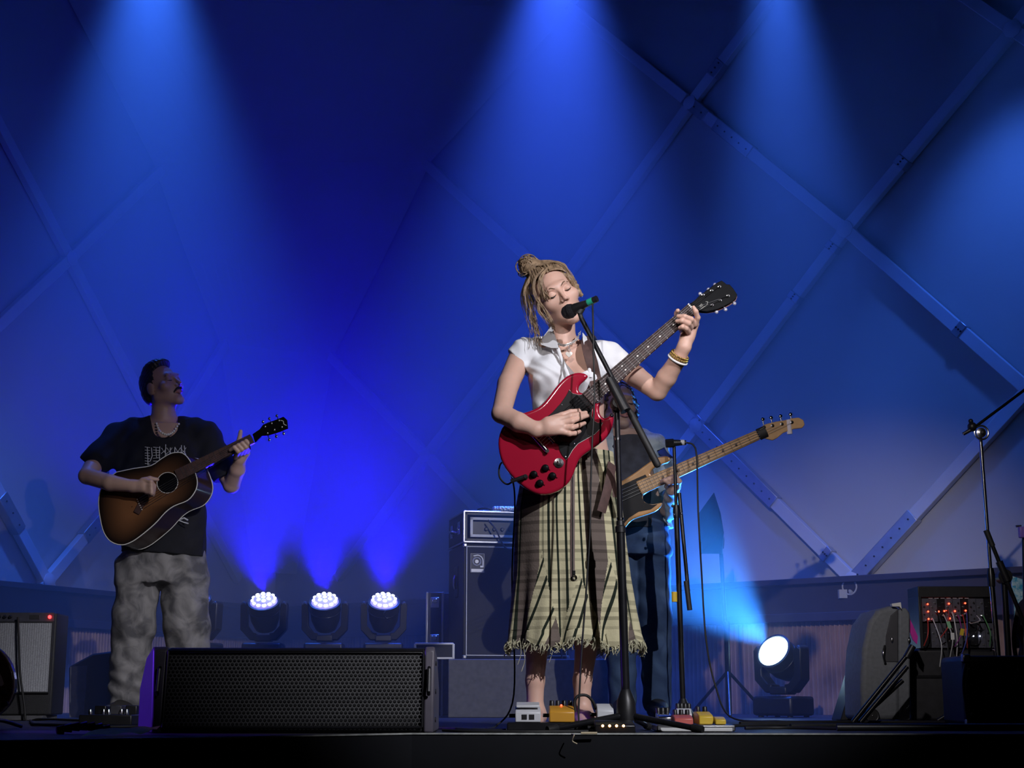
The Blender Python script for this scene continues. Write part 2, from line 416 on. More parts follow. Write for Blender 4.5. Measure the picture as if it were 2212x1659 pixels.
pip = [(0.017, 0.017), (cw - 0.017, 0.017), (cw - 0.017, ch - 0.017), (0.017, ch - 0.017)]
for i in range(4): build(MB().tube([L(pip[i][0], -0.002, pip[i][1]), L(pip[(i + 1) % 4][0], -0.002, pip[(i + 1) % 4][1])], 0.0028, 6), 'piping', 'white_trim', cab)
bolt_corners(L, cab, cw, ch, cd)
ho = build(L.box(MB(), (-0.002, cd * 0.45, ch * 0.68), (0.006, 0.09, 0.17)), 'side_handle', 'black_metal', cab, bevel=0.004)
build(MB().tube([L(-0.008, cd * 0.45, ch * 0.62), L(-0.014, cd * 0.45, ch * 0.65), L(-0.014, cd * 0.45, ch * 0.71), L(-0.008, cd * 0.45, ch * 0.74)], 0.008, 8), 'grip', 'steel', ho)
mat('emblem_silver', (0.5, 0.5, 0.53), 0.4, 0.3, noise=0.05)
ex, ez = 0.075, ch - 0.105
em = build(L.box(MB(), (ex, -0.003, ez), (0.078, 0.004, 0.105)), 'emblem_plate', 'gloss_black' if 'gloss_black' in MATS else 'black_metal', cab)
ri = MB()
for (x0, z0, x1, z1) in ((-.037, -.05, .037, -.05), (.037, -.05, .037, .05), (.037, .05, -.037, .05), (-.037, .05, -.037, -.05)): ri.tube([L(ex + x0, -0.006, ez + z0), L(ex + x1, -0.006, ez + z1)], 0.0012, 5)
build(ri, 'emblem_frame', 'emblem_silver', em)
yx = L.R @ V((0, 1, 0))
build(MB().ring(L(ex - 0.004, -0.006, ez + 0.008), yx, 0.021, 0.0042, 26, 6).lathe(L(ex - 0.004, -0.009, ez + 0.008), yx, [(0, 0.010), (0.004, 0.010)], 16).tube(cut_at([L(ex - 0.022, -0.006, ez + 0.037), L(ex + 0.006, -0.006, ez + 0.041), L(ex + 0.028, -0.006, ez + 0.022), L(ex + 0.030, -0.006, ez - 0.021)], 14), 0.0042, 6).box(L(ex + 0.024, -0.006, ez - 0.019), (0.018, 0.005, 0.009), L.R), 'emblem', 'emblem_silver', em)
build(L.box(MB(), (ex, -0.006, ez - 0.04), (0.068, 0.004, 0.016)), 'emblem_bar', 'emblem_silver', em)
text_rot = L.R @ Matrix.Rotation(PI / 2, 3, 'X')
# amplifier in a road case on the cabinet
aw, ah, ad = 0.60, 0.165, 0.44
LA = Loc(L(0.0, -0.005, ch + 0.008), math.radians(13))
amp = thing('bass_amplifier', 'bass amplifier head in an aluminium-edged road case on the tall cabinet', 'amplifier', LA(aw / 2, ad / 2, 0))
mb = MB(); th = 0.018
for c, sz in (((aw / 2, ad / 2, th / 2), (aw, ad, th)), ((aw / 2, ad / 2, ah - th / 2), (aw, ad, th)), ((th / 2, ad / 2, ah / 2), (th, ad, ah)), ((aw - th / 2, ad / 2, ah / 2), (th, ad, ah)), ((aw / 2, ad - th / 2, ah / 2), (aw, th, ah))): LA.box(mb, c, sz)
build(mb, 'case_shell', 'black_plastic', amp)
fr = MB()
for x in (0.0, aw): fr.box(LA(x, -0.002, ah / 2), (0.012, 0.014, ah + 0.006), LA.R)
for z in (0.0, ah): fr.box(LA(aw / 2, -0.002, z), (aw + 0.006, 0.014, 0.012), LA.R)
for x in (0, aw):
    for z in (0, ah): fr.box(LA(x, ad / 2, z), (0.01, ad, 0.01), LA.R)
build(fr, 'case_edging', 'steel', amp, bevel=0.003)
fr = MB()
for x in (0.045, aw - 0.045): fr.box(LA(x, 0.02, ah / 2), (0.014, 0.01, ah - 0.06), LA.R)
for z in (0.036, ah - 0.036): fr.box(LA(aw / 2, 0.02, z), (aw - 0.076, 0.01, 0.014), LA.R)
build(fr, 'front_bezel', 'white_trim', amp)
fpn = build(LA.box(MB(), (aw / 2, 0.05, ah / 2), (aw - 0.09, 0.02, ah - 0.08)), 'front_panel', 'black_metal', amp)
for k in range(9): build(MB().lathe(LA(0.13 + k * 0.045, 0.04, ah / 2 - 0.008), -yx, [(0, 0.011), (0.012, 0.009), (0.013, 0.007)], 10), 'control_knob', 'black_plastic', fpn)
for yy in (0.10, 0.32): build(LA.box(MB(), (-0.007, yy, ah / 2), (0.008, 0.06, 0.07)).ball(LA(-0.012, yy, ah / 2), 0.018, 10, (0.4, 1, 0.6)), 'butterfly_latch', 'chrome', amp, bevel=0.004)
build(MB().tube(cut_at([LA(-0.006, 0.17, ah * .4), LA(-0.03, 0.19, ah * .45), LA(-0.03, 0.25, ah * .45), LA(-0.006, 0.27, ah * .4)], 10), 0.006, 8), 'case_handle', 'chrome', amp)
# supply box and its lead on top of the amplifier
c = P(1088, 1099, 8.05); c.z = LA(0, 0, ah).z + 0.018
mat('foil', (0.7, 0.7, 0.72), 0.35, 0.8, noise=0.3, nscale=90, bump=0.8, bscale=90)
sb = build(MB().lathe(c - V((0.06, 0, 0)), (1, 0, 0), [(0, 0.012), (0.01, 0.0165), (0.115, 0.0165), (0.125, 0.012)], 14), 'foil_roll', 'foil', loc=c - V((0, 0, 0.018)), smooth=40); tag(sb, 'small crinkled silver roll lying on the bass amplifier', 'roll')
tag(build(MB().tube(cut_at([c + V((-0.06, 0, -0.01)), c + V((-0.09, 0.0, 0.006)), c + V((-0.14, 0.03, 0.002)), c + V((-0.10, 0.07, -0.01)), c + V((0.0, 0.06, -0.012))], 24), 0.005, 6), 'lead', 'black_rubber', smooth=60), 'short black lead looped on top of the bass amplifier', 'cable')
tag(build(MB().tube(cut_at([LA(0.13, -0.012, ah * 0.72), LA(0.17, -0.03, ah * 0.4), LA(0.22, -0.035, -0.03), LA(0.30, -0.04, -0.05), LA(0.42, -0.04, -0.2), LA(0.5, -0.06, -0.45), LA(0.52, -0.09, -ch - 0.0095)], 30), 0.0045, 6), 'speaker_lead', 'black_rubber', smooth=60), 'black lead hanging from the amplifier front down over the bass cabinet', 'cable')
# upright flight case left of the cabinet, small open case on the riser
e = P(921, 1424, 8.35); L2 = Loc((P(921, 1424, 8.5).x, 8.5, 0.0), 0.0)
fc = thing('flight_case', 'narrow upright flight case with recessed latches behind the bass cabinet', 'case', L2(0.06, 0.2, 0))
H2 = P(921, 1275, 8.35).z
build(L2.box(MB(), (0.045, 0.2, H2 / 2), (0.09, 0.4, H2)), 'case_half', 'black_plastic', fc, bevel=0.006); build(L2.box(MB(), (0.118, 0.2, H2 / 2), (0.045, 0.39, H2 - 0.01)), 'case_half', 'grey_felt', fc, bevel=0.004)
for x in (0.0, 0.09, 0.14): build(L2.box(MB(), (x, -0.003, H2 / 2), (0.012, 0.012, H2)), 'edge_strip', 'steel', fc, bevel=0.002)
for z in (0.30, 0.42, H2 - 0.06):
    lo = build(L2.box(MB(), (0.045, -0.004, z), (0.05, 0.008, 0.06)), 'latch_plate', 'steel', fc, bevel=0.003); build(L2.box(MB(), (0.045, -0.012, z + 0.01), (0.03, 0.01, 0.025)), 'latch', 'chrome', lo, bevel=0.004)
e = P(938, 1432, 7.85); L3 = Loc((e.x - 0.10, 7.84, a.z), 0.0)
sc = thing('small_case', 'small black case with white edges lying at the front of the riser', 'case', L3(0.07, 0.1, 0))
w3, h3 = 0.20, 0.078
build(L3.box(MB(), (w3 / 2, 0.1, h3 / 2 + 0.002), (w3, 0.2, h3)), 'case_body', 'black_plastic', sc, bevel=0.004)
mb = MB()
for x in (0.0, w3): L3.box(mb, (x, 0.0, h3 / 2), (0.012, 0.012, h3))
for z in (0.004, h3): L3.box(mb, (w3 / 2, 0.0, z), (w3, 0.012, 0.010))
build(mb, 'case_edging', 'white_trim', sc, bevel=0.002)

# ------------------------------------------------------------------ floor monitor at the stage lip
YW = 4.83
def perforated():
    m = bpy.data.materials.new('grille_metal'); m.use_nodes = True; b = m.node_tree.nodes['Principled BSDF']
    b.inputs['Base Color'].default_value = (0.115, 0.115, 0.12, 1); b.inputs['Roughness'].default_value = 0.42; b.inputs['Metallic'].default_value = 0.5
    N = m.node_tree.nodes; tx = N.new('ShaderNodeTexNoise'); tx.inputs['Scale'].default_value = 5; mr = N.new('ShaderNodeMapRange'); mr.inputs[3].default_value = 0.3; mr.inputs[4].default_value = 0.6
    m.node_tree.links.new(tx.outputs['Fac'], mr.inputs[0]); m.node_tree.links.new(mr.outputs[0], b.inputs['Roughness']); MATS['grille_metal'] = m
perforated()
p0, p1 = P(326, 1583, YW), P(936, 1583, YW); wt = P(600, 1397, YW).z; ww = p1.x - p0.x
wedge = thing('stage_monitor', 'long black floor monitor speaker with a hexagonal mesh grille at the stage edge', 'speaker', V(((p0.x + p1.x) / 2, YW + 0.15, 0)))
prof = [(0.0, 0.001), (0.0, 0.05), (0.035, wt - 0.012), (0.05, wt), (0.20, wt - 0.03), (0.34, 0.14), (0.34, 0.001)]
build(MB().prism([V((p0.x + 0.03, YW + y + 0.012, z)) for y, z in prof], (ww - 0.06, 0, 0)), 'cabinet', 'black_plastic', wedge, bevel=0.008)
mat('side_paint', (0.10, 0.09, 0.12), 0.45, noise=0.1)
for sx in (0, 1):
    x = p0.x if sx == 0 else p1.x - 0.032
    n_ = len(prof); fl = (-0.38 if sx == 0 else 0.0)
    pa_ = [V((x + fl * y, YW + y * 1.04, z * 1.01)) for y, z in prof]; pb_ = [V((x + 0.032, YW + y * 1.04, z * 1.01)) for y, z in prof]
    so = build(MB().add(pa_ + pb_, [tuple(range(n_)), tuple(range(2 * n_ - 1, n_ - 1, -1))] + [(i, i + n_, (i + 1) % n_ + n_, (i + 1) % n_) for i in range(n_)]), 'end_cheek', 'side_paint', wedge, bevel=0.006)
    build(MB().tube([V((x + 0.016, YW - 0.004, 0.12)), V((x + 0.016, YW - 0.014, 0.13)), V((x + 0.016, YW + 0.006, 0.20)), V((x + 0.016, YW + 0.014, 0.205))], 0.006, 8), 'cheek_handle', 'black_metal', so)
    for zz in (0.04, 0.13, 0.22): build(MB().cyl(V((x - 0.003 if sx == 0 else x + 0.035, YW + 0.10, zz)), V((x if sx == 0 else x + 0.032, YW + 0.10, zz)), 0.008, n=8), 'cheek_bolt', 'black_metal', so)
# the grille: a sheet of real hexagonal holes, leaning back
gx0, gx1 = p0.x + 0.036, p1.x - 0.036; slope = 0.035 / (wt - 0.07)
pitch = 0.0135; vs = []; fs = []
nx = int((gx1 - gx0) / pitch); nz = int((wt - 0.04) / (pitch * 0.866))
def gp(x, z): return V((x, YW - 0.003 + max(0, z - 0.05) * slope, z))
for r in range(nz):
    for c in range(nx):
        x = gx0 + (c + 0.5 + (0.5 if r % 2 else 0)) * pitch; z = 0.022 + (r + 0.5) * pitch * 0.866
        if x > gx1 - pitch * 0.4: continue
        o = len(vs)
        for R_ in (0.577, 0.43):
            for k in range(6):
                a_ = PI / 6 + PI / 3 * k; vs.append(gp(x + R_ * pitch * math.cos(a_), z + R_ * pitch * math.sin(a_)))
        fs += [(o + k, o + (k + 1) % 6, o + 6 + (k + 1) % 6, o + 6 + k) for k in range(6)]
gr = build(MB().add(vs, fs), 'mesh_grille', 'grille_metal', wedge); gr['kind'] = 'stuff'
mdf = gr.modifiers.new('s', 'SOLIDIFY'); mdf.thickness = 0.0015
mb = MB()
for z in (0.018, wt - 0.012): mb.tube([gp(gx0, z) + V((0, -0.002, 0)), gp(gx1, z) + V((0, -0.002, 0))], 0.004, 6)
for x in (gx0, gx1): mb.tube([gp(x, 0.018) + V((0, -0.002, 0)), gp(x, wt - 0.012) + V((0, -0.002, 0))], 0.004, 6)
build(mb, 'grille_frame', 'black_metal', wedge)

# ------------------------------------------------------------------ smooth bodies: distance fields on a grid, meshed by surface nets
def grid1(*spans):
    out = [spans[0][0]]
    for a, b, h in spans:
        n = max(1, int(round((b - a) / h))); out += [a + (b - a) * (i + 1) / n for i in range(n)]
    return np.array(out, dtype=np.float32)
class Field:
    def __init__(s, xs, ys, zs):
        s.g = (xs, ys, zs); s.f = np.full((len(xs), len(ys), len(zs)), 1e3, dtype=np.float32)
    def win(s, lo, hi, mg):
        sl = []
        for a, l, h in zip(s.g, lo, hi):
            i = max(0, int(np.searchsorted(a, l - mg)) - 1); j = min(len(a), int(np.searchsorted(a, h + mg)) + 1)
            if j - i < 1: return None
            sl.append(slice(i, j))
        X, Y, Z = s.g[0][sl[0]][:, None, None], s.g[1][sl[1]][None, :, None], s.g[2][sl[2]][None, None, :]
        return tuple(sl), X, Y, Z
    def mix(s, sl, d, k, sub=False):
        f = s.f[sl]
        if sub:
            h = np.clip(0.5 - 0.5 * (f + d) / k, 0, 1); s.f[sl] = f * (1 - h) - d * h + k * h * (1 - h)
        else:
            h = np.clip(0.5 + 0.5 * (f - d) / k, 0, 1); s.f[sl] = f * (1 - h) + d * h - k * h * (1 - h)
    def rc(s, a, b, r1, r2=None, k=0.012, flat=None, sub=False):      # tapered capsule; flat = (axis, factor) squashes it
        r2 = r1 if r2 is None else r2; a = V(a); b = V(b); R = max(r1, r2)
        w = s.win([min(a[i], b[i]) - R for i in range(3)], [max(a[i], b[i]) + R for i in range(3)], k + 0.02)
        if w is None: return s
        sl, X, Y, Z = w; ab = b - a; q = max(ab.dot(ab), 1e-9)
        t = np.clip(((X - a.x) * ab.x + (Y - a.y) * ab.y + (Z - a.z) * ab.z) / q, 0, 1)
        dx, dy, dz = X - a.x - t * ab.x, Y - a.y - t * ab.y, Z - a.z - t * ab.z
        if flat is not None:
            ax, fac = V(flat[0]).normalized(), flat[1]
            pr = (dx * ax.x + dy * ax.y + dz * ax.z) * (fac - 1)
            dx, dy, dz = dx + pr * ax.x, dy + pr * ax.y, dz + pr * ax.z
        s.mix(sl, np.sqrt(dx * dx + dy * dy + dz * dz) - (r1 + (r2 - r1) * t), k, sub); return s
    def chain(s, pts, rs, k=0.012, flat=None):
        for i in range(len(pts) - 1): s.rc(pts[i], pts[i + 1], rs[i], rs[i + 1], k, flat)
        return s
    def el(s, c, r, R=None, k=0.012, sub=False):
        c = V(c); m = max(r)
        w = s.win([c[i] - m for i in range(3)], [c[i] + m for i in range(3)], k + 0.02)
        if w is None: return s
        sl, X, Y, Z = w; X, Y, Z = X - c.x, Y - c.y, Z - c.z
        if R is not None: X, Y, Z = [R[0][i] * X + R[1][i] * Y + R[2][i] * Z for i in range(3)]
        k0 = np.sqrt((X / r[0]) ** 2 + (Y / r[1]) ** 2 + (Z / r[2]) ** 2); k1 = np.sqrt((X / r[0] ** 2) ** 2 + (Y / r[1] ** 2) ** 2 + (Z / r[2] ** 2) ** 2) + 1e-6
        s.mix(sl, k0 * (k0 - 1) / k1, k, sub); return s
    def loft(s, rows, k=0.02, wave=None):              # rows: (z, cx, cy, rx, ry), going up or down
        rows = sorted(rows); zs = np.array([q[0] for q in rows]); A = np.array(rows)
        zz = s.g[2]; par = []
        dense = np.linspace(zs[0], zs[-1], 200)
        for c in range(1, 5):
            y = np.interp(dense, zs, A[:, c]); ker = np.ones(21) / 21
            y = np.convolve(np.pad(y, 10, mode='edge'), ker, 'valid'); par.append(np.interp(zz, dense, y))
        cx, cy, rx, ry = [np.array(p, dtype=np.float32)[None, None, :] for p in par]
        X, Y, Z = s.g[0][:, None, None], s.g[1][None, :, None], zz[None, None, :]
        dx, dy = X - cx, Y - cy
        rr = 1.0
        if wave is not None: rr = 1.0 + wave(np.arctan2(dy, dx), Z)
        d = (np.sqrt((dx / (rx * rr)) ** 2 + (dy / (ry * rr)) ** 2) - 1) * np.minimum(rx, ry)
        d = np.maximum(d, np.maximum(zs[0] - Z, Z - zs[-1]))
        s.mix((slice(None),) * 3, d, k); return s
    def cut(s, p, n):                                   # keep the side n points away from
        p = V(p); n = V(n).normalized(); X, Y, Z = s.g[0][:, None, None], s.g[1][None, :, None], s.g[2][None, None, :]
        np.maximum(s.f, (X - p.x) * n.x + (Y - p.y) * n.y + (Z - p.z) * n.z, out=s.f); return s
    def carve(s, planes):                               # remove the convex region behind all planes (p, outward n)
        X, Y, Z = s.g[0][:, None, None], s.g[1][None, :, None], s.g[2][None, None, :]
        d = None
        for p, n in planes:
            p = V(p); n = V(n).normalized(); q = (X - p.x) * n.x + (Y - p.y) * n.y + (Z - p.z) * n.z
            d = q if d is None else np.maximum(d, q)
        np.maximum(s.f, -d, out=s.f); return s
    def ripple(s, fn):
        X, Y, Z = s.g[0][:, None, None], s.g[1][None, :, None], s.g[2][None, None, :]
        s.f += fn(X, Y, Z).astype(np.float32); return s
    def mesh(s):
        f = s.f; neg = f < 0; xs, ys, zs = s.g
        nx, ny, nz = f.shape
        cnt = np.zeros((nx - 1, ny - 1, nz - 1), dtype=np.int8)
        for a in (0, 1):
            for b in (0, 1):
                for c in (0, 1): cnt += neg[a:nx - 1 + a, b:ny - 1 + b, c:nz - 1 + c]
        I, J, K = np.nonzero((cnt > 0) & (cnt < 8)); del cnt
        acc = np.zeros((len(I), 3)); num = np.zeros(len(I))
        cor = [(a, b, c) for a in (0, 1) for b in (0, 1) for c in (0, 1)]
        for p in cor:
            for ax in range(3):
                if p[ax] == 1: continue
                q = list(p); q[ax] = 1
                fa = f[I + p[0], J + p[1], K + p[2]]; fb = f[I + q[0], J + q[1], K + q[2]]
                m = (fa < 0) != (fb < 0)
                t = np.where(m, fa / np.where(m, fa - fb, 1), 0)
                pos = [xs[I + p[0]], ys[J + p[1]], zs[K + p[2]]]
                e = [xs[I + q[0]], ys[J + q[1]], zs[K + q[2]]]
                for c in range(3): acc[:, c] += np.where(m, pos[c] + t * (e[c] - pos[c]), 0)
                num += m
        vert = acc / num[:, None]
        vid = np.full((nx - 1, ny - 1, nz - 1), -1, dtype=np.int32); vid[I, J, K] = np.arange(len(I))
        quads = []
        for ax in range(3):
            A = [slice(1, -1)] * 3; A[ax] = slice(0, -1); B = list(A); B[ax] = slice(1, None)
            na, nb = neg[tuple(A)], neg[tuple(B)]
            i = np.array(np.nonzero(na != nb)); fl = na[tuple(i)]
            off = [1, 1, 1]; off[ax] = 0; i = i + np.array(off)[:, None]
            u, v = (ax + 1) % 3, (ax + 2) % 3
            c = []
            for du, dv in ((1, 1), (0, 1), (0, 0), (1, 0)):
                j = i.copy(); j[u] -= du; j[v] -= dv; c.append(vid[j[0], j[1], j[2]])
            q = np.stack(c, 1); q[~fl] = q[~fl][:, ::-1]; quads.append(q)
        q = np.concatenate(quads)
        return vert, q[(q >= 0).all(1)]
def fbuild(F, name, m, parent, extra=None):
    v, q = F.mesh(); org = ORG[parent.name]
    vs = (v - np.array(org)).tolist(); fs = q.tolist()
    if extra is not None:
        o = len(vs); vs += [tuple(p - org) for p in extra.v]; fs += [tuple(i + o for i in g) for g in extra.f]
    me = bpy.data.meshes.new(name); me.from_pydata(vs, [], fs); me.shade_smooth()
    ob, _ = link_mesh(name, me, m, parent, None)
    return ob

# head in its own frame: x to picture right, y out of the face, z up
def head(F, c, R, s=1.0, male=False):
    T = lambda x, y, z: V(c) + R @ (V((x, y, z)) * s)
    E = lambda p, r, k=0.012, sub=False: F.el(T(*p), [q * s for q in r], R, k, sub)
    C = lambda a, b, r1, r2, k=0.01: F.rc(T(*a), T(*b), r1 * s, r2 * s, k)
    E((0, -0.018, 0.032), (0.071, 0.091, 0.082), 0.02)
    E((0, 0.022, -0.03), (0.057, 0.066, 0.074), 0.03)
    jw = 0.05 if male else 0.043
    for q in (-1, 1):
        C((q * jw, -0.005, -0.055), (q * 0.012, 0.066, -0.100), 0.021, 0.017, 0.025)
        E((q * 0.043, 0.052, -0.022), (0.024, 0.023, 0.021), 0.02)
    E((0, 0.072, -0.102), (0.019, 0.016, 0.015), 0.018)
    C((-0.03, 0.077, 0.024), (0.03, 0.077, 0.024), 0.012 if male else 0.009, 0.012 if male else 0.009, 0.02)
    for q in (-1, 1):
        E((q * 0.031, 0.091, 0.003), (0.017, 0.013, 0.011), 0.012, True)
        E((q * 0.031, 0.071, 0.002), (0.0145, 0.0135, 0.0125), 0.003)
    w = 1.15 if male else 1.0
    C((0, 0.082, 0.010), (0, 0.105 * (1.03 if male else 1), -0.030), 0.0055 * w, 0.0078 * w, 0.009)
    for q in (-1, 1): E((q * 0.0105 * w, 0.093, -0.034), (0.0065 * w, 0.008, 0.0058 * w), 0.006)
    for q in (-1, 1):
        C((q * 0.021, 0.079, -0.0635), (q * 0.003, 0.0905, -0.0585), 0.0035, 0.0052, 0.004)
        C((q * 0.019, 0.079, -0.066), (0, 0.089, -0.0705), 0.0035, 0.0064, 0.004)
        E((q * 0.074, -0.012, -0.008), (0.009, 0.021, 0.031), 0.006)
    return T
def face_lines(T, par, brow, lash, lipm=None, s=1.0):
    for q in (-1, 1):
        b = cut_at([T(q * 0.012, 0.0865, 0.0165), T(q * 0.028, 0.0865, 0.0255), T(q * 0.046, 0.0725, 0.0195)], 10)
        build(MB().tube(b, [0.0009 * s + 0.0014 * s * math.sin(PI * i / 10) for i in range(11)], 6), 'eyebrow', brow, par, smooth=60)
        e = cut_at([T(q * 0.0175, 0.0815, -0.0025), T(q * 0.025, 0.0855, -0.0065), T(q * 0.034, 0.0845, -0.0065), T(q * 0.0435, 0.0765, -0.0025)], 10)
        build(MB().tube(e, [0.0009 * s + 0.0009 * s * math.sin(PI * i / 10) for i in range(11)], 6), 'eyelashes', lash, par, smooth=60)
    if lipm:
        up = MB()
        for q in (-1, 1):
            up.tube(cut_at([T(q * 0.022, 0.0805, -0.0640), T(q * 0.010, 0.0905, -0.0590), T(0, 0.0935, -0.0605)], 8), [s * r for r in (0.001, 0.0024, 0.0032, 0.0038, 0.0042, 0.0043, 0.0043, 0.0042, 0.004)], 8)
            up.tube(cut_at([T(q * 0.020, 0.0805, -0.0660), T(q * 0.010, 0.0895, -0.0695), T(0, 0.0925, -0.0705)], 8), [s * r for r in (0.001, 0.0026, 0.0036, 0.0043, 0.0048, 0.005, 0.0051, 0.0051, 0.0051)], 8)
        build(up, 'lips', lipm, par, smooth=60)
def skin_mat(name, c):
    m = mat(name, c, 0.48, noise=0.06, nscale=14, bump=0.02, bscale=300)
    b = m.node_tree.nodes['Principled BSDF']
    b.inputs['Subsurface Weight'].default_value = 0.12; b.inputs['Subsurface Radius'].default_value = (0.012, 0.005, 0.003); b.inputs['Subsurface Scale'].default_value = 1.0
    return m
skin_mat('skin_singer', (0.66, 0.41, 0.32)); skin_mat('skin_man', (0.55, 0.36, 0.29))
mat('lip', (0.55, 0.22, 0.20), 0.4, noise=0.05); mat('brow', (0.17, 0.10, 0.06), 0.8, noise=0.2); mat('lash', (0.03, 0.02, 0.018), 0.7, noise=0.2)
mat('hair_blond', (0.30, 0.205, 0.125), 0.5, noise=0.45, nscale=70)
mat('hair_dark', (0.02, 0.015, 0.013), 0.45, noise=0.3, nscale=80)
mat('white_cotton', (0.80, 0.81, 0.84), 0.8, noise=0.02, nscale=10, bump=0.08, bscale=50)

# ================================================================== the singer
YS = 5.30
def ps(px, py, dy=0.0): return P(px, py, YS + dy)
singer = thing('person', 'singer in white cropped shirt and plaid skirt playing a red electric guitar', 'person', (ps(1215, 1572).x, YS, 0.0))
x0, x1 = ps(1040, 800).x, ps(1530, 800).x
zf = lambda py: ps(1200, py).z
F = Field(grid1((x0, x1, 0.0031)), grid1((4.93, 5.5, 0.0035)), grid1((0.0, 0.25, 0.006), (0.25, zf(1000), 0.009), (zf(1000), zf(880), 0.003), (zf(880), zf(765), 0.005), (zf(765), zf(540), 0.0024)))
def trow(py, cx, hw, ry, dy=0.0):
    a, b = ps(cx - hw, py, dy), ps(cx + hw, py, dy); return (a.z, (a.x + b.x) / 2, YS + dy, (b.x - a.x) / 2, ry)
torso = [trow(752, 1220, 62, 0.055, 0.01), trow(768, 1221, 84, 0.075, 0.005), trow(800, 1223, 86, 0.092), trow(850, 1226, 80, 0.088), trow(890, 1228, 76, 0.08), trow(935, 1230, 77, 0.082), trow(990, 1231, 87, 0.092), trow(1060, 1231, 102, 0.105), trow(1110, 1231, 100, 0.10)]
F.loft(torso, 0.03)
for (px, py) in ((1182, 812), (1264, 818)): F.el(ps(px, py, -0.058), (0.062, 0.062, 0.058), None, 0.03)
# head: tilted to picture left, eyes closed, lips at the microphone
HC = ps(1202, 641, -0.035)
up = V((-0.47, -0.10, 0.88)).normalized()
fwd = V((0.10, -1.0, 0.0)); fwd = (fwd - up * fwd.dot(up)).normalized()
HR = rotmat(fwd.cross(up), fwd, up)
HT = head(F, HC, HR, 1.03)
# neck and shoulders
F.rc(HT(0, -0.03, -0.05), ps(1214, 752, 0.01), 0.047, 0.052, 0.02)
F.rc(ps(1214, 748, 0.02), ps(1135, 762, 0.01), 0.032, 0.043, 0.03); F.rc(ps(1214, 748, 0.02), ps(1312, 770, 0.01), 0.032, 0.043, 0.03)
for q in (-1, 1): F.rc(ps(1221 + q * 8, 757, -0.055), ps(1221 + q * 62, 748, -0.035), 0.008, 0.008, 0.02)   # collar bones
# her right arm (picture left) over the guitar body
A = [ps(1124, 772, 0.0), ps(1098, 830, -0.09), ps(1083, 893, -0.205), ps(1120, 912, -0.242), ps(1158, 927, -0.262)]
F.chain(A, [0.043, 0.039, 0.034, 0.034, 0.0245], 0.008)
hy = -0.268
F.rc(ps(1158, 928, -0.262), ps(1190, 921, hy), 0.026, 0.029, 0.012, flat=((0, 1, 0), 1.35))
F.rc(ps(1184, 912, hy), ps(1213, 904, hy), 0.02, 0.0125, 0.012); F.rc(ps(1184, 928, hy), ps(1216, 932, hy), 0.02, 0.0125, 0.012); F.rc(ps(1186, 920, hy), ps(1215, 918, hy), 0.021, 0.013, 0.012)
for pts in ([(1212, 905, -0.268), (1232, 899, -0.272), (1250, 895, -0.256), (1266, 891, -0.226)], [(1215, 914, -0.268), (1236, 910, -0.275), (1254, 903, -0.258), (1270, 898, -0.226)],
            [(1217, 924, -0.268), (1236, 924, -0.275), (1251, 919, -0.257), (1263, 914, -0.226)], [(1216, 933, -0.265), (1230, 937, -0.27), (1242, 936, -0.256), (1252, 932, -0.226)]):
    F.chain([ps(*p) for p in pts], [0.0105, 0.0092, 0.0082, 0.0068], 0.004)
F.chain([ps(1192, 906, -0.255), ps(1214, 897, -0.25), ps(1232, 890, -0.245), ps(1250, 887, -0.242)], [0.014, 0.011, 0.0095, 0.008], 0.005)
# her left arm (picture right) up the neck
A = [ps(1325, 778, 0.0), ps(1372, 812, -0.03), ps(1420, 846, -0.06), ps(1440, 815, -0.10), ps(1462, 780, -0.145), ps(1478, 750, -0.175)]
F.chain(A, [0.044, 0.039, 0.033, 0.035, 0.029, 0.0235], 0.008)
hy = -0.172
F.rc(ps(1478, 748, -0.178), ps(1486, 722, hy), 0.0235, 0.026, 0.012, flat=((0, 1, 0), 1.25))
F.rc(ps(1484, 730, hy), ps(1490, 708, hy), 0.023, 0.021, 0.01); F.rc(ps(1488, 728, hy), ps(1502, 700, hy), 0.018, 0.014, 0.01)
for pts, r in (([(1502, 701, -0.20), (1507, 686, -0.222), (1503, 673, -0.238), (1498, 664, -0.24)], 1.0),
               ([(1497, 700, -0.205), (1493, 690, -0.232), (1479, 684, -0.246), (1465, 683, -0.236)], 1.03),
               ([(1492, 707, -0.205), (1487, 699, -0.234), (1473, 693, -0.248), (1462, 694, -0.238)], 1.0),
               ([(1487, 717, -0.202), (1482, 710, -0.228), (1474, 706, -0.24), (1468, 708, -0.234)], 0.92)):
    F.chain([ps(*p) for p in pts], [0.0108 * r, 0.0098 * r, 0.009 * r, 0.0072 * r], 0.0035)
F.chain([ps(1480, 722, -0.165), ps(1470, 706, -0.147), ps(1463, 690, -0.146), ps(1462, 677, -0.157), ps(1464, 671, -0.176)], [0.015, 0.012, 0.0105, 0.0095, 0.008], 0.005)
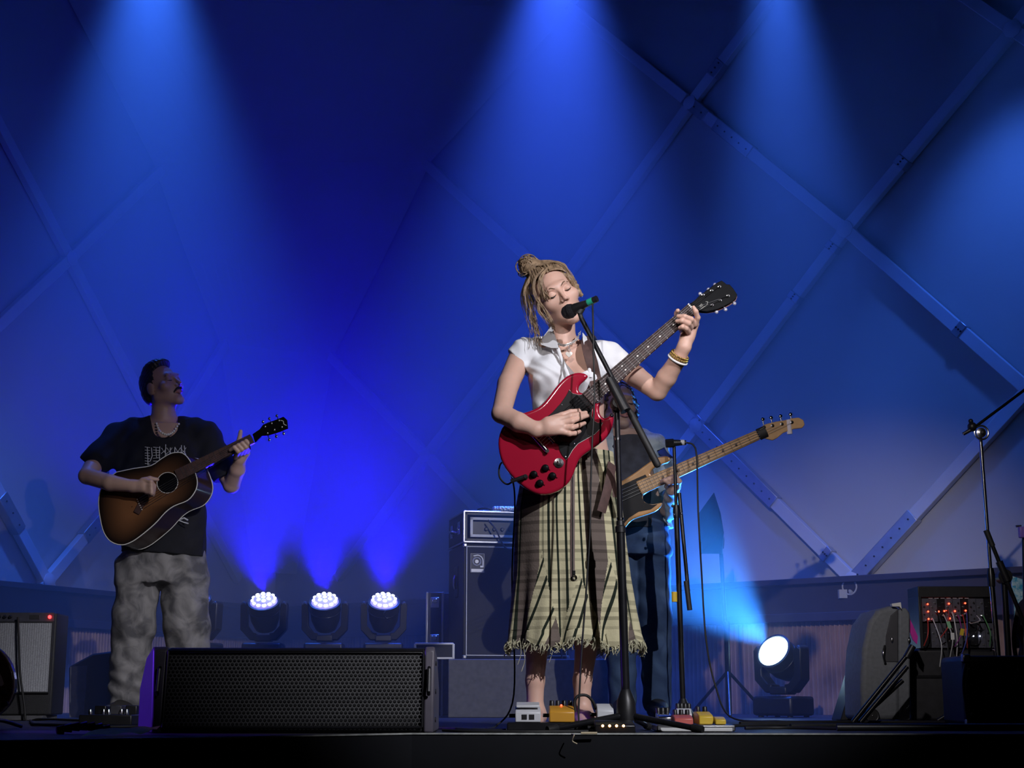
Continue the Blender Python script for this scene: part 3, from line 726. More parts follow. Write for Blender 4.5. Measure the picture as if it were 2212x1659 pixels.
# legs and bare feet
for (hx, kx, ax, toe) in ((1182, 1162, 1156, -0.03), (1280, 1270, 1258, 0.03)):
    F.chain([ps(hx, 1090), ps(kx, 1300, -0.01), ps(kx - 1, 1380, 0.02), ps(ax, 1470, 0.02), ps(ax, 1540, 0.015)], [0.08, 0.050, 0.043, 0.032, 0.0285], 0.015)
    an = ps(ax, 1548, 0.02); ft = V((an.x, an.y, 0.0))
    F.chain([V((an.x, an.y, 0.07)), V((an.x, an.y + 0.035, 0.03))], [0.029, 0.028], 0.015)
    F.chain([V((an.x, an.y - 0.01, 0.045)), V((an.x + toe * 0.5, an.y - 0.10, 0.03)), V((an.x + toe, an.y - 0.165, 0.016))], [0.034, 0.03, 0.015], 0.02, flat=((1, 0, 0), 0.82))
    for q in range(5): F.rc(V((an.x + toe + (q - 2) * 0.016, an.y - 0.155, 0.014)), V((an.x + toe * 1.2 + (q - 2) * 0.018, an.y - 0.185 + abs(q - 1.5) * 0.006, 0.010)), 0.010, 0.008, 0.004)
body = fbuild(F, 'body', 'skin_singer', singer)
del F
face_lines(HT, body, 'brow', 'lash', 'lip', 1.03)

# cropped white shirt, open at the neck
F = Field(grid1((ps(1080, 800).x, ps(1375, 800).x, 0.0032)), grid1((5.09, 5.47, 0.0035)), grid1((zf(905), zf(708), 0.0032)))
F.loft([(z, cx, cy, rx + 0.009, ry + 0.010) for z, cx, cy, rx, ry in torso], 0.03)
for (px, py) in ((1182, 812), (1264, 818)): F.el(ps(px, py, -0.058), (0.071, 0.073, 0.067), None, 0.035)
F.rc(ps(1214, 748, 0.02), ps(1135, 762, 0.01), 0.042, 0.054, 0.03); F.rc(ps(1214, 748, 0.02), ps(1312, 770, 0.01), 0.042, 0.054, 0.03)
F.rc(ps(1138, 765, 0.005), ps(1108, 800, -0.01), 0.056, 0.060, 0.02); F.rc(ps(1310, 772, 0.005), ps(1352, 800, -0.02), 0.055, 0.060, 0.02)
F.ripple(lambda X, Y, Z: 0.0022 * np.sin(X * 95 + Z * 30) * np.clip((zf(850) - Z) / 0.05, 0, 1) + 0.003 * np.sin(X * 60 - Z * 75) * np.sin(X * 21 + Z * 33) + 0.0018 * np.sin(X * 120 + Z * 90 + 3 * np.sin(Z * 40)))
a, b = ps(1097, 757), ps(1134, 803); t = (b - a); F.carve([(a, V((-t.z, 0, t.x))), (ps(1150, 800), (1, 0, 0.0))])
a, b = ps(1357, 768), ps(1310, 845); t = (b - a); F.carve([(a, V((t.z, 0, -t.x))), (ps(1300, 800), (-1, 0, 0))])
a, b = ps(1142, 889), ps(1330, 872); t = (b - a).normalized(); F.cut(a, V((t.z, 0, -t.x)))
pl = [ps(1190, 700), ps(1258, 700), ps(1266, 765), ps(1272, 812), ps(1243, 826), ps(1222, 800), ps(1200, 758)]
def hplane(p, q): t = q - p; return (p, V((-t.z, 0, t.x)))
F.carve([hplane(pl[i], pl[(i + 1) % len(pl)]) for i in range(len(pl))] + [(V((0, YS + 0.05, 0)), (0, 1, 0))])
F.carve([(ps(1180, 736), (0, 0, -1)), (ps(1178, 736), (-1, 0, 0.5)), (ps(1262, 736), (1, 0, 0.5))])
shirt = fbuild(F, 'shirt', 'white_cotton', singer); del F
# collar flaps and front edges
def sheet(pts, n, par, name, m, th=0.003):
    return build(MB().prism(pts, V(n) * th), name, m, par, bevel=0.0012)
sheet([ps(1176, 724, -0.03), ps(1192, 703, -0.055), ps(1196, 716, -0.075), ps(1207, 752, -0.118), ps(1190, 752, -0.118), ps(1166, 744, -0.08)], (0, -1, 0.1), shirt, 'collar', 'white_cotton')
sheet([ps(1258, 718, -0.055), ps(1268, 730, -0.05), ps(1278, 748, -0.085), ps(1277, 772, -0.122), ps(1266, 764, -0.122), ps(1259, 735, -0.09)], (0, -1, 0.1), shirt, 'collar', 'white_cotton')
for gd in ([(1205, 752, -0.11), (1214, 778, -0.122), (1228, 812, -0.128)], [(1267, 760, -0.112), (1271, 785, -0.128), (1276, 815, -0.13)]):
    c = cut_at([ps(*g) for g in gd], 10)
    build(MB().tube(c, 0.006, 8, flat=0.5), 'placket', 'white_cotton', shirt, smooth=60)

# plaid skirt: lofted cloth with ripples, the stripes follow the cloth's own UV
def plaid():
    m = bpy.data.materials.new('plaid'); m.use_nodes = True; nt = m.node_tree; N = nt.nodes; L = nt.links; b = N['Principled BSDF']
    b.inputs['Roughness'].default_value = 0.9; b.inputs['Specular IOR Level'].default_value = 0.1
    uv = N.new('ShaderNodeUVMap'); sx = N.new('ShaderNodeSeparateXYZ'); L.new(uv.outputs[0], sx.inputs[0])
    r = N.new('ShaderNodeValToRGB'); r.color_ramp.interpolation = 'CONSTANT'
    cr, bl, ta, ol = (0.60, 0.56, 0.36), (0.022, 0.03, 0.022), (0.155, 0.125, 0.11), (0.30, 0.29, 0.19)
    st = [(1100, cr), (1108, bl), (1111, cr), (1124, bl), (1127, ta), (1165, cr), (1170, ol), (1174, cr), (1181, bl), (1185.5, cr), (1198, bl), (1202.5, cr), (1215.5, bl), (1220, cr), (1246.5, bl), (1251, cr), (1258, ta), (1300, cr), (1315, bl), (1319.5, ol), (1329, bl), (1333, cr), (1348, bl), (1352, cr)]
    e = r.color_ramp.elements
    while len(e) < len(st): e.new(0.5)
    for i, (p, c) in enumerate(st): e[i].position = (p - 1100) / 260; e[i].color = (*c, 1)
    L.new(sx.outputs[0], r.inputs[0])
    r2 = N.new('ShaderNodeValToRGB'); r2.color_ramp.interpolation = 'CONSTANT'
    fr = N.new('ShaderNodeMath'); fr.operation = 'FRACT'; L.new(sx.outputs[1], fr.inputs[0]); L.new(fr.outputs[0], r2.inputs[0])
    bands = [(0, 1.0), (0.18, 0.70), (0.34, 1.0), (0.48, 0.55), (0.60, 0.92), (0.80, 0.72), (0.9, 1.0)]
    e = r2.color_ramp.elements
    while len(e) < len(bands): e.new(0.5)
    for i, (p, c) in enumerate(bands): e[i].position = p; e[i].color = (c, c * 0.985, c * 0.97, 1)
    mx = N.new('ShaderNodeMix'); mx.data_type = 'RGBA'; mx.blend_type = 'MULTIPLY'; mx.inputs[0].default_value = 1
    L.new(r.outputs[0], mx.inputs[6]); L.new(r2.outputs[0], mx.inputs[7])
    tx = N.new('ShaderNodeTexNoise'); tx.inputs['Scale'].default_value = 160; tc = N.new('ShaderNodeTexCoord'); L.new(tc.outputs['Object'], tx.inputs['Vector'])
    bp = N.new('ShaderNodeBump'); bp.inputs['Strength'].default_value = 0.25; bp.inputs['Distance'].default_value = 0.004; L.new(tx.outputs['Fac'], bp.inputs['Height']); L.new(bp.outputs[0], b.inputs['Normal'])
    L.new(mx.outputs[2], b.inputs['Base Color']); MATS['plaid'] = m
plaid()
SK = [(978, 1139, 1323, 0.100), (1000, 1136, 1325, 0.108), (1040, 1126, 1331, 0.120), (1100, 1115, 1343, 0.132), (1180, 1112, 1352, 0.140), (1250, 1110, 1360, 0.146), (1320, 1104, 1371, 0.156), (1370, 1099, 1381, 0.166), (1393, 1096, 1388, 0.170)]
NU, NV = 520, 230
pyv = np.linspace(978, 1393, NV); Lx = np.interp(pyv, [r[0] for r in SK], [r[1] for r in SK]); Rx = np.interp(pyv, [r[0] for r in SK], [r[2] for r in SK]); Dp = np.interp(pyv, [r[0] for r in SK], [r[3] for r in SK])
GOD = [(-0.52, 1195, 34), (0.09, 1245, 46), (0.62, 1205, 36), (-1.35, 1200, 34), (1.35, 1200, 34)]     # (sine across the front, apex row, half width at the hem)
vs = []; uvs = []
for i in range(NV):
    l, r = ps(Lx[i], pyv[i]), ps(Rx[i], pyv[i]); cx = (l.x + r.x) / 2; rx = (r.x - l.x) / 2; z = l.z
    low = max(0.0, (pyv[i] - 1130) / 263); am = 0.075 * low ** 1.5
    for j in range(NU):
        th = 2 * PI * j / NU - PI
        w = 1 + am * (math.sin(9 * th + 0.6) + 0.5 * math.sin(17 * th + 1 + 2 * low)) + 0.006 * math.sin(5 * th + i * 0.043)
        edge = 1 + (w - 1) * (0.25 + 0.75 * abs(math.cos(th)))
        x = cx + rx * edge * math.sin(th); y = YS - Dp[i] * w * math.cos(th)
        zz = z + (0.012 * math.sin(6 * th + 1) * low if i > NV - 16 else 0)
        vs.append(V((x, y, zz)))
fs = []; luv = []
def suv(i, j):
    th = 2 * PI * j / NU - PI; s = math.sin(th)
    u = 1230 + 116 * s; v = (pyv[i] - 978) / 62.0
    return u, v, s
def cuv(i, j, g):
    u, v, s = suv(i, j)
    if g is not None:
        ap, top, hw = g; f = max(pyv[i] - top, 4); u = 1191 + (s - ap) * 118 + 0.30 * f; v = v * 0.95
    return ((u - 1100) / 260, v)
for i in range(NV - 1):
    for j in range(NU):
        q = [(i, j), (i, (j + 1) % NU), (i + 1, (j + 1) % NU), (i + 1, j)]
        fs.append(tuple(a * NU + b for a, b in q))
        g = None; _, _, s = suv(i, j); th = 2 * PI * (j + 0.5) / NU - PI
        if math.cos(th) > 0:
            for gg in GOD:
                if pyv[i] > gg[1] and abs(s - gg[0]) * 120 < gg[2] * (pyv[i] - gg[1]) / (1393 - gg[1]): g = gg
        luv += [cuv(a, b if not (b == 0 and j == NU - 1) else NU, g) for a, b in q]
me = bpy.data.meshes.new('skirt'); org = ORG[singer.name]
me.from_pydata([v - org for v in vs], [], fs); ul = me.uv_layers.new(name='UVMap')
for k, c in enumerate(luv): ul.data[k].uv = c
me.shade_smooth(); skirt_o, _ = link_mesh('skirt', me, 'plaid', singer, None)
md = skirt_o.modifiers.new('solid', 'SOLIDIFY'); md.thickness = 0.003
def skirt_pt(px, py, out=0.004):
    i = int(np.clip((py - 978) / 415 * (NV - 1), 0, NV - 1)); l, r = ps(Lx[i], py), ps(Rx[i], py)
    s = max(-0.999, min(0.999, (px - (Lx[i] + Rx[i]) / 2) / ((Rx[i] - Lx[i]) / 2))); j = int(round((math.asin(s) + PI) / (2 * PI) * NU)) % NU
    return vs[i * NU + j] + V((0, -out, 0))
mat('zip_brown', (0.13, 0.085, 0.075), 0.7, noise=0.15, nscale=40); mat('fringe_mat', (0.42, 0.40, 0.27), 0.95, noise=0.4, nscale=60)
zp = [ps(1237, y, -float(np.interp(y, [r[0] for r in SK], [r[3] for r in SK])) - 0.006) for y in range(1010, 1252, 8)]
zo = build(MB().tube(zp, 0.0085, 6, flat=0.3, up=(0, -1, 0)), 'zip_tape', 'zip_brown', skirt_o, smooth=60)
build(MB().tube([p + V((0, -0.003, 0)) for p in zp], 0.002, 6), 'zip_teeth', 'steel', skirt_o)
build(MB().ring(skirt_pt(1236, 1256, 0.008), (0, 1, 0), 0.008, 0.0022, 14, 6).box(skirt_pt(1236, 1246, 0.006), (0.009, 0.005, 0.014)), 'zip_pull', 'chrome', skirt_o)
mb = MB()
for i in (4, 11): mb.tube([vs[i * NU + j] + (vs[i * NU + j] - V((ps(1231, 1000).x, YS, vs[i * NU + j].z))).normalized() * 0.002 for j in list(range(NU)) + [0]], 0.0013, 4, cap=False)
build(mb, 'waistband_seam', 'fringe_mat', skirt_o)
mb = MB()
for j in range(0, NU, 2):
    for rep in range(2):
        b = vs[(NV - 1) * NU + j] + V((random.uniform(-0.004, 0.004), random.uniform(-0.006, 0.006), random.uniform(-0.004, 0.012)))
        ln = random.uniform(0.012, 0.035)
        mb.tube(cut_at([b, b + V((random.uniform(-.01, .01), random.uniform(-.012, .004), -ln * 0.5)), b + V((random.uniform(-.014, .014), random.uniform(-.012, .008), -ln))], 3), [0.0028, 0.0024, 0.0018, 0.0008], 4)
fr = build(mb, 'fringe', 'fringe_mat', skirt_o); fr['kind'] = 'stuff'
# a few loose threads
mb = MB()
for (px, py) in ((1122, 1410), (1130, 1425), (1310, 1400), (1190, 1405)):
    p = ps(px, py, -0.14); mb.tube(cut_at([p + V((0, 0, 0.05)), p + V((0.006, 0, 0)), p + V((-0.006, 0, -0.04))], 6), 0.0012, 4)
build(mb, 'loose_thread', 'fringe_mat', skirt_o)['kind'] = 'stuff'

# hair: swept-up crown, a messy bun and curled locks falling beside the face
F = Field(grid1((ps(1100, 600).x, ps(1262, 600).x, 0.003)), grid1((5.10, 5.42, 0.0035)), grid1((zf(690), zf(540), 0.003)))
sH = 1.03
F.el(HT(0, -0.026, 0.034), (0.081 * sH, 0.093 * sH, 0.088 * sH), HR, 0.01)
F.el(HT(0, -0.05, -0.02), (0.07, 0.062, 0.07), HR, 0.02)
F.rc(HT(-0.068, 0.02, 0.03), HT(-0.074, 0.02, -0.03), 0.018, 0.014, 0.02)
fa, fb = HT(0, 0.052, 0.0), HR @ V((0, 1, -0.30))
F.carve([(HT(0, 0.034, 0.072), HR @ V((0, -1, 0.95))), (HT(-0.050, 0.0, 0.0), HR @ V((-1, -0.35, 0.25)))])
F.carve([(HT(0.02, 0, 0.0), HR @ V((-1, 0, 0))), (HT(0, 0, 0.045), HR @ V((0, 0.3, 1))), (HT(0, -0.05, 0), HR @ V((0, -1, 0)))])
F.ripple(lambda X, Y, Z: 0.0025 * np.sin(X * 190 + Z * 60) * np.sin(Z * 110 + X * 30) + 0.0015 * np.sin(X * 330 - Z * 210))
bunc = ps(1143, 576, 0.0)
F.el(bunc, (0.036, 0.038, 0.032), HR, 0.02); F.el(ps(1160, 582, 0.0), (0.04, 0.045, 0.032), HR, 0.02)
hs = MB()
rnd = random.Random(3)
def lock(pts, n, jit, r=0.0013, curl=0.006, seg=16):
    for _ in range(n):
        jx = V((rnd.gauss(0, jit), rnd.gauss(0, jit * 0.8), rnd.gauss(0, jit * 0.6)))
        ph, fq, cu = rnd.uniform(0, 6.3), rnd.uniform(5, 10), curl * rnd.uniform(0.4, 1.3)
        g = cut_at([p + jx * (0.25 + 0.75 * i / (len(pts) - 1)) for i, p in enumerate(pts)], seg)
        out = []
        for i, p in enumerate(g):
            t = i / seg; out.append(p + V((math.sin(ph + fq * t), math.cos(ph + fq * t), 0)) * cu * t)
        rr = r * rnd.uniform(0.7, 1.5); hs.tube(out, [rr * (1 - 0.6 * i / seg) for i in range(seg + 1)], 5)
pp = lambda l: [ps(*q) for q in l]
lock(pp([(1182, 578, -0.10), (1168, 600, -0.125), (1172, 628, -0.125), (1182, 645, -0.12)]), 16, 0.006, 0.0022, 0.006)
lock(pp([(1175, 580, -0.09), (1156, 605, -0.11), (1158, 640, -0.11), (1176, 668, -0.12), (1188, 690, -0.12), (1196, 712, -0.11)]), 12, 0.005, 0.0013, 0.006, 20)
lock(pp([(1150, 590, -0.04), (1138, 625, -0.06), (1146, 660, -0.07), (1152, 690, -0.075), (1160, 722, -0.08)]), 26, 0.009, 0.0016, 0.010, 20)
lock(pp([(1140, 600, 0.0), (1130, 640, -0.02), (1142, 680, -0.04), (1158, 715, -0.06), (1162, 745, -0.08)]), 14, 0.010, 0.0013, 0.012, 20)
lock(pp([(1165, 640, -0.11), (1164, 670, -0.115), (1180, 690, -0.12), (1192, 705, -0.115)]), 12, 0.006, 0.0012, 0.007)
lock(pp([(1224, 590, -0.09), (1236, 605, -0.085), (1243, 625, -0.07), (1247, 650, -0.055)]), 8, 0.003, 0.0011, 0.003)
lock(pp([(1160, 575, -0.05), (1200, 566, -0.07), (1225, 585, -0.07), (1238, 612, -0.06)]), 18, 0.005, 0.0016, 0.003)
for k in range(80):                                    # strands swept from the hairline back into the bun
    a = rnd.uniform(-1.25, 1.1); p0 = HT(0.078 * math.sin(a), 0.062 * math.cos(a) + 0.0, 0.085 - 0.028 * a * a)
    p1 = HT(0.07 * math.sin(a) - 0.012, 0.0, 0.126 - 0.02 * a * a); p2 = bunc + V((rnd.uniform(-.02, .02), rnd.uniform(-.03, .02), rnd.uniform(-.01, .02)))
    hs.tube(cut_at([p0, p1, p2], 12), [0.0016 + 0.0012 * math.sin(PI * i / 12) for i in range(13)], 5)
for k in range(110):                                    # loops of the bun
    n0 = V((rnd.gauss(0, 1), rnd.gauss(0, 1), rnd.gauss(0, 1))).normalized(); R0 = rnd.uniform(0.022, 0.042)
    a0 = rnd.uniform(0, 6.3); hs.ring(bunc + V((rnd.uniform(-.008, .008), rnd.uniform(-.008, .008), rnd.uniform(-.006, .01))), n0, R0, rnd.uniform(0.0012, 0.0026), 14, 5, a0, a0 + rnd.uniform(1.5, 4.5))
fbuild(F, 'hair', 'hair_blond', singer, hs); del F, hs

# necklace with a heart pendant, bracelets
nk = cut_at([ps(1199, 733, -0.07), ps(1204, 741, -0.095), ps(1216, 746, -0.108), ps(1230, 743, -0.106), ps(1245, 733, -0.09), ps(1254, 716, -0.06)], 26)
mb = MB()
for i in range(26):
    t = (nk[i + 1] - nk[i]).normalized(); ax = t.cross(V((0, 1, 0))) if i % 2 else V((0, 1, 0))
    c = (nk[i] + nk[i + 1]) / 2; u = t; w = ax.cross(t).normalized()
    mb.tube([c + u * math.cos(q) * 0.006 + w * math.sin(q) * 0.0038 for q in [2 * PI * k / 10 for k in range(11)]], 0.0014, 5, cap=False)
mat('silver', (0.75, 0.74, 0.72), 0.3, 0.45, noise=0.05)
necklace = build(mb, 'necklace', 'silver', singer, smooth=60)
hc = ps(1229, 766, -0.118)
hp = []
for k in range(28):
    t = 2 * PI * k / 28; hp.append(hc + V((16 * math.sin(t) ** 3, 0, 13 * math.cos(t) - 5 * math.cos(2 * t) - 2 * math.cos(3 * t) - math.cos(4 * t))) * 0.00078)
build(MB().prism(hp, (0, -0.006, 0)), 'pendant', 'silver', necklace, bevel=0.0015)
build(MB().ring(hc + V((0, -0.003, 0.016)), (0, 1, 0.3), 0.005, 0.0013, 12, 5).ring(hc + V((0, -0.003, 0.026)), (1, 0, 0.0), 0.005, 0.0013, 12, 5), 'pendant_link', 'silver', necklace)
mat('gold', (0.75, 0.55, 0.18), 0.25, 1.0, noise=0.1, nscale=80); mat('white_band', (0.8, 0.8, 0.8), 0.6, noise=0.03)
wd = (ps(1478, 750, -0.175) - ps(1462, 780, -0.145)).normalized()
def bracelet(t, r, th, m, beads=0):
    c = ps(1462, 780, -0.145).lerp(ps(1478, 750, -0.175), t)
    mb = MB()
    if beads:
        u = V((0, 1, 0)) - wd * wd.y; u.normalize(); w = wd.cross(u)
        for k in range(beads): a = 2 * PI * k / beads; mb.ball(c + (u * math.cos(a) + w * math.sin(a)) * r, th * 1.5, 8)
    else: mb.ring(c, wd, r, th, 28, 6)
    build(mb, 'bracelet', m, singer, smooth=60)
bracelet(0.12, 0.0355, 0.004, 'white_band'); bracelet(0.30, 0.0335, 0.0027, 'gold', 26); bracelet(0.45, 0.0325, 0.0027, 'gold', 26)
build(MB().ring(ps(1490, 695, -0.226), (ps(1493, 690, -0.232) - ps(1497, 700, -0.205)), 0.0105, 0.0014, 16, 6), 'ring', 'gold', singer, smooth=60)

# ================================================================== red electric guitar
YG = 5.10                                               # front face of the body
mat('cherry_red', (0.34, 0.008, 0.03), 0.16, noise=0.05, nscale=4, coat=0.8)
mat('pickguard_black', (0.008, 0.008, 0.01), 0.22, noise=0.1, nscale=20, coat=0.3)
mat('rosewood', (0.055, 0.025, 0.022), 0.5, noise=0.35, nscale=40); mat('ivory', (0.78, 0.76, 0.70), 0.4, noise=0.03)
mat('mahogany', (0.16, 0.02, 0.02), 0.3, noise=0.1, coat=0.5); mat('gloss_black', (0.004, 0.004, 0.005), 0.35, spec=0.05, noise=0.05)
mat('strap_brown', (0.085, 0.045, 0.04), 0.75, noise=0.2, nscale=50)
def pg(px, py, dy=0.0): return P(px, py, YG + dy)
guitar = thing('electric_guitar', 'glossy cherry red double-horned electric guitar with a black pickguard held by the singer', 'guitar', pg(1165, 1072, 0.02))
z2 = lambda l: [(1040 + a / 4.424, 780 + b / 4.424) for a, b in l]
OUT = z2([(1022, 142), (1000, 122), (955, 108), (890, 110), (810, 145), (740, 210), (670, 300), (605, 385), (540, 440), (450, 478), (350, 508), (265, 560), (195, 640), (163, 740), (163, 830), (185, 930), (232, 1025), (305, 1115), (390, 1190), (470, 1243), (560, 1275), (655, 1270), (740, 1235), (815, 1180), (865, 1110), (895, 1035), (930, 945), (975, 895), (1040, 848), (1115, 798), (1180, 742), (1230, 680), (1256, 610), (1266, 545), (1255, 500), (1238, 508), (1205, 535), (1172, 540), (1145, 520), (1128, 480), (1130, 425), (1145, 385), (1110, 400), (1070, 385), (1040, 345), (1015, 315), (975, 303), (938, 290), (930, 255), (950, 215), (990, 180)])
oc = [pg(*p) for p in OUT]
cen = sum(oc, V((0, 0, 0))) / len(oc)
def slab(outl, y0, y1, bev, name, m, par, h=0.0026):
    """rounded slab from a closed outline in the xz plane, front at y0, back at y1"""
    px = np.array([p.x for p in outl]); pz = np.array([p.z for p in outl])
    F = Field(grid1((px.min() - 0.008, px.max() + 0.008, h)), grid1((y0 - 0.006, y1 + 0.006, h)), grid1((pz.min() - 0.008, pz.max() + 0.008, h)))
    X, Z = np.meshgrid(F.g[0], F.g[2], indexing='ij'); d = np.full(X.shape, 1e9); ins = np.zeros(X.shape, bool)
    n = len(px)
    for i in range(n):
        ax, az, bx, bz = px[i - 1], pz[i - 1], px[i], pz[i]; ex, ez = bx - ax, bz - az
        t = np.clip(((X - ax) * ex + (Z - az) * ez) / max(ex * ex + ez * ez, 1e-12), 0, 1)
        d = np.minimum(d, (X - ax - t * ex) ** 2 + (Z - az - t * ez) ** 2)
        c = (az > Z) != (bz > Z)
        if az != bz: ins ^= c & (X < (bx - ax) * (Z - az) / (bz - az) + ax)
    d = np.sqrt(d) * np.where(ins, -1, 1)
    q1 = (d + bev)[:, None, :]; q2 = (np.abs(F.g[1] - (y0 + y1) / 2) - (y1 - y0) / 2 + bev)[None, :, None]
    F.f = (np.minimum(np.maximum(q1, q2), 0) + np.sqrt(np.maximum(q1, 0) ** 2 + np.maximum(q2, 0) ** 2) - bev).astype(np.float32)
    return fbuild(F, name, m, par)
def dense(pts, f=3):
    pts = [V(p) for p in pts]; c = cut_at(pts + [pts[0]], len(pts) * f); return c[:-1]
slab(dense(oc, 2), YG, YG + 0.038, 0.010, 'body', 'cherry_red', guitar)
PGD = z2([(838, 275), (870, 310), (930, 325), (985, 320), (1030, 335), (1085, 405), (1060, 460), (1048, 520), (1070, 570), (1110, 592), (1160, 585), (1130, 650), (1080, 700), (1000, 745), (920, 790), (870, 850), (830, 920), (808, 942), (770, 900), (745, 850), (735, 800), (700, 780), (640, 740), (580, 690), (555, 590), (600, 555), (680, 490), (760, 400), (810, 330)])
pgd = build(MB().prism([pg(x, y, -0.0005) for x, y in PGD], (0, -0.003, 0)), 'pickguard', 'pickguard_black', guitar, bevel=0.0008)
build(MB().tube([pg(x, y, -0.002) for x, y in PGD[:5]], 0.0011, 5), 'pickguard_edge', 'ivory', pgd); build(MB().tube([pg(x, y, -0.002) for x, y in PGD[6:18]], 0.0011, 5), 'pickguard_edge', 'ivory', pgd)
mat('fret_wire', (0.5, 0.5, 0.5), 0.35, 0.3, noise=0.03)
# neck line
NB, NN = V(pg(1278, 856)), V(pg(1494, 668)); nd = (NN - NB).normalized(); nv = V((nd.z, 0, -nd.x))     # nv: across, towards picture lower right
def on(px_along, across, dy): return NB + nd * px_along + nv * across + V((0, dy, 0))
NL = (NN - NB).length; wB, wN = 0.028, 0.0215
build(MB().prism([on(-0.02, -wB, 0), on(NL, -wN, 0), on(NL, wN, 0), on(-0.02, wB, 0)], (0, -0.010, 0)), 'fretboard', 'rosewood', guitar, bevel=0.002)
build(MB().tube([on(-0.05, 0, 0.002), on(NL + 0.01, 0, 0.002)], [0.0275, 0.0212], 16, flat=0.72, up=(0, 1, 0)), 'neck', 'mahogany', guitar, smooth=60).location.y += 0.018
build(MB().prism([on(NL - 0.002, -wN, -0.0), on(NL + 0.004, -wN, 0), on(NL + 0.004, wN, 0), on(NL - 0.002, wN, 0)], (0, -0.0125, 0)), 'nut', 'ivory', guitar)
SC = 0.628
def fretpos(k): return NL - SC * (1 - 2 ** (-k / 12)) * (NL / (SC * (1 - 2 ** (-21.4 / 12))))
for k in range(1, 22):
    f = fretpos(k); w = wN + (wB - wN) * (1 - f / NL)
    fo = build(MB().tube([on(f, -w, -0.0105), on(f, w, -0.0105)], 0.001, 5), 'fret', 'fret_wire', guitar)
    build(MB().ball(on(f, w - 0.001, -0.0105), 0.0021, 6), 'fret_end', 'ivory', fo)
    if k in (3, 5, 7, 9, 15, 17, 19, 21): build(MB().cyl(on((fretpos(k - 1) + f) / 2, 0, -0.0095), on((fretpos(k - 1) + f) / 2, 0, -0.0106), 0.0036, n=10), 'dot_inlay', 'ivory', guitar)
    if k == 12:
        for q in (-1, 1): build(MB().cyl(on((fretpos(k - 1) + f) / 2, q * 0.010, -0.0095), on((fretpos(k - 1) + f) / 2, q * 0.010, -0.0106), 0.0036, n=10), 'dot_inlay', 'ivory', guitar)
# headstock
z1 = lambda l: [(1040 + a / 3.687, 520 + b / 3.687) for a, b in l]
HS = z1([(1650, 520), (1700, 470), (1745, 425), (1805, 378), (1880, 318), (1925, 292), (1945, 305), (1965, 322), (1990, 322), (2020, 355), (2052, 405), (2040, 440), (2000, 475), (1940, 510), (1880, 540), (1800, 560), (1760, 560), (1735, 555), (1697, 576)])
def hp_(px, py, dy=0.0):
    p = pg(px, py, 0.0); a = max(0.0, (p - NN).dot(nd)); return V((p.x, YG - 0.004 + 0.26 * a + dy, p.z))
hso = build(MB().prism([hp_(x, y) for x, y in HS], (0, 0.015, 0)), 'headstock', 'gloss_black', guitar, bevel=0.002)
build(MB().prism([hp_(x + 1, y + 2, 0.0155) for x, y in HS], (0, 0.004, 0)), 'headstock_back', 'mahogany', hso)
build(MB().tube([hp_(*p, -0.001) for p in z1([(1735, 552), (1800, 505), (1806, 478), (1790, 480)])], 0.0011, 5), 'truss_cover_edge', 'ivory', hso)
def text(s, loc, size, R, m, par, name, ext=0.0006, align='CENTER'):
    cu = bpy.data.curves.new(name, 'FONT'); cu.body = s; cu.size = size; cu.extrude = ext; cu.align_x = align; cu.align_y = 'CENTER'
    ob = bpy.data.objects.new(name, cu); COL.objects.link(ob); dg = bpy.context.evaluated_depsgraph_get()
    me = bpy.data.meshes.new_from_object(ob.evaluated_get(dg)); bpy.data.objects.remove(ob); bpy.data.curves.remove(cu)
    org = ORG[par.name]
    for v in me.vertices: v.co = V(loc) + R @ v.co - org
    me.materials.clear(); o, _ = link_mesh(name, me, m, par, None); return o
Rt = rotmat(nd, V((-nd.z, 0, nd.x)), V((0, -1, 0)))
text('SG', hp_(*z1([(1752, 515)])[0], -0.0012), 0.012, Rt, 'ivory', hso, 'lettering')
PEG_T = z1([(1768, 425), (1840, 385), (1905, 348)]); PEG_B = z1([(1840, 505), (1908, 463), (1975, 422)])
KN_T = z1([(1748, 408), (1818, 368), (1872, 325)]); KN_B = z1([(1880, 555), (1955, 530), (2030, 475)])
mat('tuner_pearl', (0.5, 0.5, 0.65), 0.2, 0.4, noise=0.1)
for (p, k) in list(zip(PEG_T, KN_T)) + list(zip(PEG_B, KN_B)):
    a = hp_(*p, 0)
    po = build(MB().lathe(a, (0, -1, 0), [(0, 0.0055), (0.003, 0.0055), (0.0035, 0.0033), (0.013, 0.003), (0.014, 0.002)], 10), 'tuner', 'chrome', guitar, smooth=40)
    kk = hp_(*k, 0.010); build(MB().cyl(hp_(*p, 0.010), kk, 0.0022, n=6).ball(kk, 0.007, 8, (1, 0.6, 1)), 'tuner_button', 'tuner_pearl', po, smooth=60)
